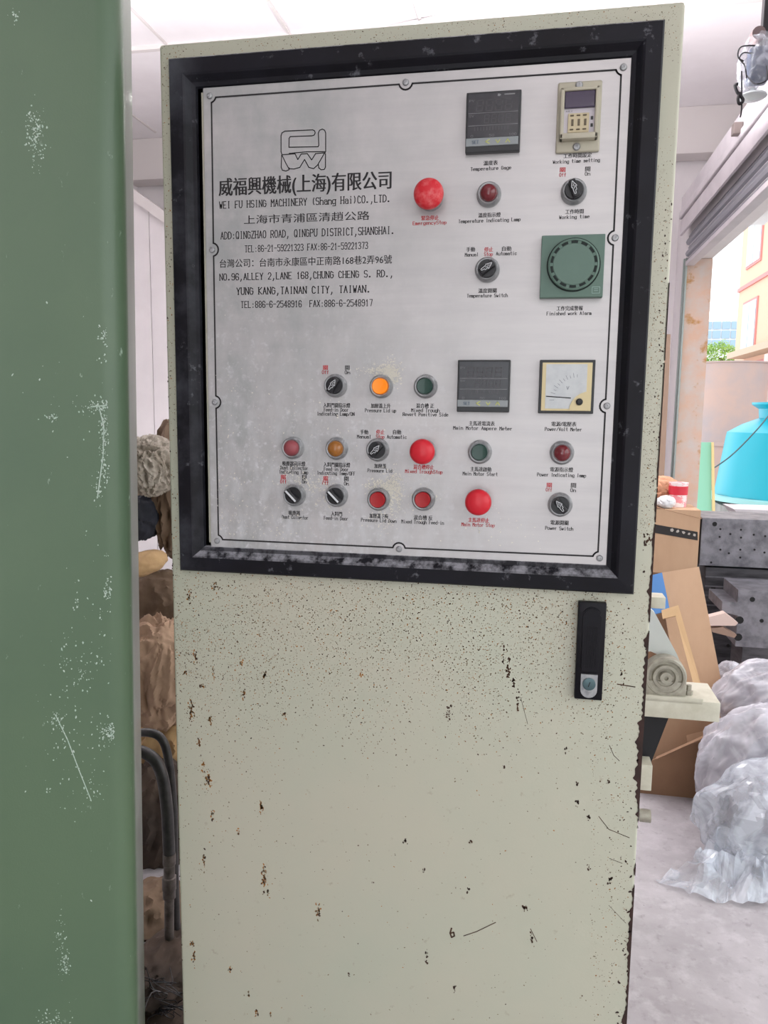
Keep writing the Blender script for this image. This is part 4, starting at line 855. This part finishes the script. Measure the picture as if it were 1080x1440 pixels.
# pipe clips and a white cable near the ceiling batten
for px, py, m, lab in ((350, 38, mat('clip_white', C(196, 192, 180), .5), 'off-white clip under the ceiling, left of the other clip'), (592, 26, black_p, 'black clip under the ceiling above the middle of the cabinet')):
    c_ = at(px, py, 4.6); t_ = thing('ceiling_clip', lab, 'clip', tuple(c_))
    obj('strap', box(NB(), c_.x - .05, c_.x + .05, 4.58, 4.64, c_.z - .025, c_.z + .03, .004), m, t_)
    bm = NB(); lathe(bm, [(0, 0), (.036, 0), (.036, .03), (.02, .03), (.02, .0)], (c_.x + .03, 4.59, c_.z - .03), 'Y', 16); obj('ring', bm, black_p, t_, True)
    obj('hanger', box(NB(), c_.x - .006, c_.x + .006, 4.60, 4.62, c_.z + .03, 4.098), m, t_)
bm = NB(); tube(bm, spline([at(x, y, 4.4) for x, y in ((560, 45), (600, 27), (640, 18), (700, 6), (760, -8), (820, -14))], 6), .008, 6); tag(obj('white_cable', bm, mat('cable_white', C(230, 228, 226), .5), None, True), 'white cable sagging under the ceiling above the cabinet', 'cable')

# ------------------------------------------------------------------ outdoors
ct = thing('cooling_tower', 'bright teal cooling tower tank in the yard', 'tank', tuple(at(1108, 725, 8.6)))
TY = 9.0; s_ = 10 / F; cx_ = at(1110, 700, TY).x
def zt(py): return at(1080, py, TY).z
bm = NB(); lathe(bm, [(0, zt(566)), (.50, zt(566)), (.50, zt(569)), (.42, zt(575)), (.41, zt(588)), (.60, zt(597)), (.76, zt(608)), (.77, zt(614)), (.80, zt(640)), (.86, zt(690)), (.87, zt(696))], (cx_, TY, 0), 'Z', 12); obj('tank_shell', bm, teal, ct, True)
bm = NB(); lathe(bm, [(.86, zt(696)), (.93, zt(697)), (.93, zt(703)), (.5, zt(708)), (0, zt(708))], (cx_, TY, 0), 'Z', 32); obj('base_rim', bm, mat('pale_teal', C(150, 200, 200), .5), ct, True)
bm = NB(); tube(bm, spline([(cx_ - .45, TY - .62, zt(580)), (cx_ - .62, TY - .7, zt(605)), (cx_ - .85, TY - .6, zt(640)), (cx_ - 1.1, TY - .4, zt(668)), (cx_ - 1.25, TY - .3, zt(685))], 6), .008, 6); obj('trailing_cable', bm, mat('cable_grey', C(70, 90, 96), .6), ct, True)
obj('plinth', box(NB(), cx_ - .85, cx_ + .85, TY - .7, TY + .7, -.02, zt(708) - .001), mat('plinth_grey', C(150, 148, 146), .9, col2=C(120, 118, 116), scale=4), ct)
WY = 12.5
sc_ = at(1035, 560, WY); bm = NB(); zz = at(1035, 507, WY).z; r_ = .62
wt = thing('storage_tank', 'large pale pink cylindrical tank behind the teal one', 'tank', (sc_.x, WY + r_, 0))
lathe(bm, [(r_, -.02), (r_, at(1035, 628, WY).z), (r_ + .02, at(1035, 628, WY).z), (r_ + .02, at(1035, 624, WY).z), (r_, at(1035, 623, WY).z), (r_, zz - .03), (r_ + .02, zz - .02), (r_ + .02, zz), (0, zz + .04)], (sc_.x, WY + r_, 0), 'Z', 40)
obj('tank_body', bm, mat('tank_skin', C(178, 150, 140), .55, col2=C(160, 146, 146), scale=1.5), wt, True)
yw = NB(); q0 = at(1072, 600, 13.5); box(yw, q0.x, q0.x + 6, 13.5, 13.7, -.02, at(1080, 497, 13.5).z); tag(obj('yard_wall', yw, mat('yard_wall_pink', C(214, 196, 192), .8), None), 'pale pink yard wall right of the storage tank', 'wall')
slab('green_sheet', [(979, 622), (1000, 622), (1001, 794), (971, 794)], 7.2, .02, mat('mint_sheet', C(140, 200, 172), .5), None, 'mint green sheet standing in the yard beside the doorway', 'sheet')
slab('timber_batten', [(1001, 622), (1004, 622), (1007, 794), (1003, 794)], 7.17, .03, mat('yellow_timber', C(220, 196, 140), .7), None, 'yellow timber batten along the mint green sheet', 'batten')
slab('white_board', [(1032, 716), (1150, 720), (1150, 728), (1040, 726)], 4.1, .3, mat('board_white', C(206, 200, 204), .6), None, 'white board lying on the upper steel plate', 'board')
# peach block on the right, its street side facing the doorway
PX = 8.9
peach = mat('peach_render', C(222, 180, 156), .85); pinkt = mat('pink_band', C(206, 140, 138), .85); winm = mat('window_glass', C(150, 176, 190), .15, col2=C(196, 210, 216), scale=2)
pb = thing('apartment_building', 'peach rendered apartment block with pink bands at the right edge', 'building', (PX, 26, 0))
ye = atx(1036, 460, PX).y
obj('wall', box(NB(), PX, PX + 8, 14, ye, -.02, 16), peach, pb)
for zc in (3.6, 7.0, 10.2): obj('floor_band', box(NB(), PX - .08, PX, 14, ye, zc, zc + .16), pinkt, pb)
q = atx(1046, 497, PX).z; obj('balcony_slab', box(NB(), PX - .7, PX, 18, ye - 1.6, q - .25, q), mat('slab_tan', C(190, 170, 150), .8), pb)
for zc in (4.4, 7.9, 11.2):
    for ya in (ye - 3.2, ye - 7.4, ye - 11.5):
        fo = obj('window_frame', box(NB(), PX - .06, PX + .01, ya - .1, ya + 2.1, zc - .1, zc + 2.0), pinkt, pb)
        obj('pane', box(NB(), PX - .08, PX - .05, ya, ya + .97, zc, zc + 1.9), winm, fo); obj('pane', box(NB(), PX - .08, PX - .05, ya + 1.03, ya + 2.0, zc, zc + 1.9), winm, fo)
FY = 62
fb = thing('office_building', 'distant white block with rows of blue windows above the tree', 'building', tuple(at(1010, 520, FY)))
x0, x1, z0, z1 = rect(975, 452, 1060, 560, FY)
obj('wall', box(NB(), x0, x1, FY, FY + 8, -.02, z1), mat('far_white', C(222, 226, 230), .8), fb)
for r_ in range(3):
    for k in range(5):
        wx = at(995 + k * 13, 460, FY).x; wz = at(1000, 458 + r_ * 13, FY).z
        fo = obj('window', box(NB(), wx - .28, wx + .28, FY - .08, FY, wz - .26, wz + .3), mat('far_glass', C(150, 178, 198), .3), fb)
TR_ = 41
tr = thing('leafy_tree', 'small bright green tree beyond the storage tank', 'tree', (at(1012, 520, TR_).x, TR_, 0))
q = at(1012, 503, TR_); obj('trunk', tube(NB(), [(q.x, TR_, -.02), (q.x + .1, TR_, q.z)], .14, 8), mat('bark', C(96, 80, 62), .9), tr)
bm = NB()
for k in range(2600):
    a1, a2 = rnd.uniform(0, 6.28), math.acos(rnd.uniform(-1, 1)); rr = rnd.uniform(.5, 1) ** .5
    c0 = Vector((q.x + .95 * rr * math.sin(a2) * math.cos(a1), TR_ + .7 * rr * math.sin(a2) * math.sin(a1), q.z - .1 + .9 * rr * math.cos(a2) * (1 + .3 * noise.noise(Vector((a1, a2, 1))))))
    u = Vector((rnd.gauss(0, 1), rnd.gauss(0, 1), rnd.gauss(0, 1))).normalized() * .06; v = u.orthogonal().normalized() * .035
    bm.faces.new([bm.verts.new(c0 + e) for e in (u, v, -u, -v)])
fo_ = obj('foliage', bm, mat('leaf_green', C(160, 195, 95), .7, col2=C(125, 170, 75), scale=3), tr, 'flat'); fo_['kind'] = 'stuff'

GR = {'plastic_bag': 'plastic bags heaped at the right', 'cloth_sack': 'sacks piled in the gap on the left', 'steel_block': 'steel blocks stacked by the doorway', 'board_offcut': 'boards between the steel blocks', 'ceiling_clip': 'clips under the ceiling'}
for o in S.objects:
    k = o.name.split('.')[0]
    if o.parent is None and k in GR: o['group'] = GR[k]
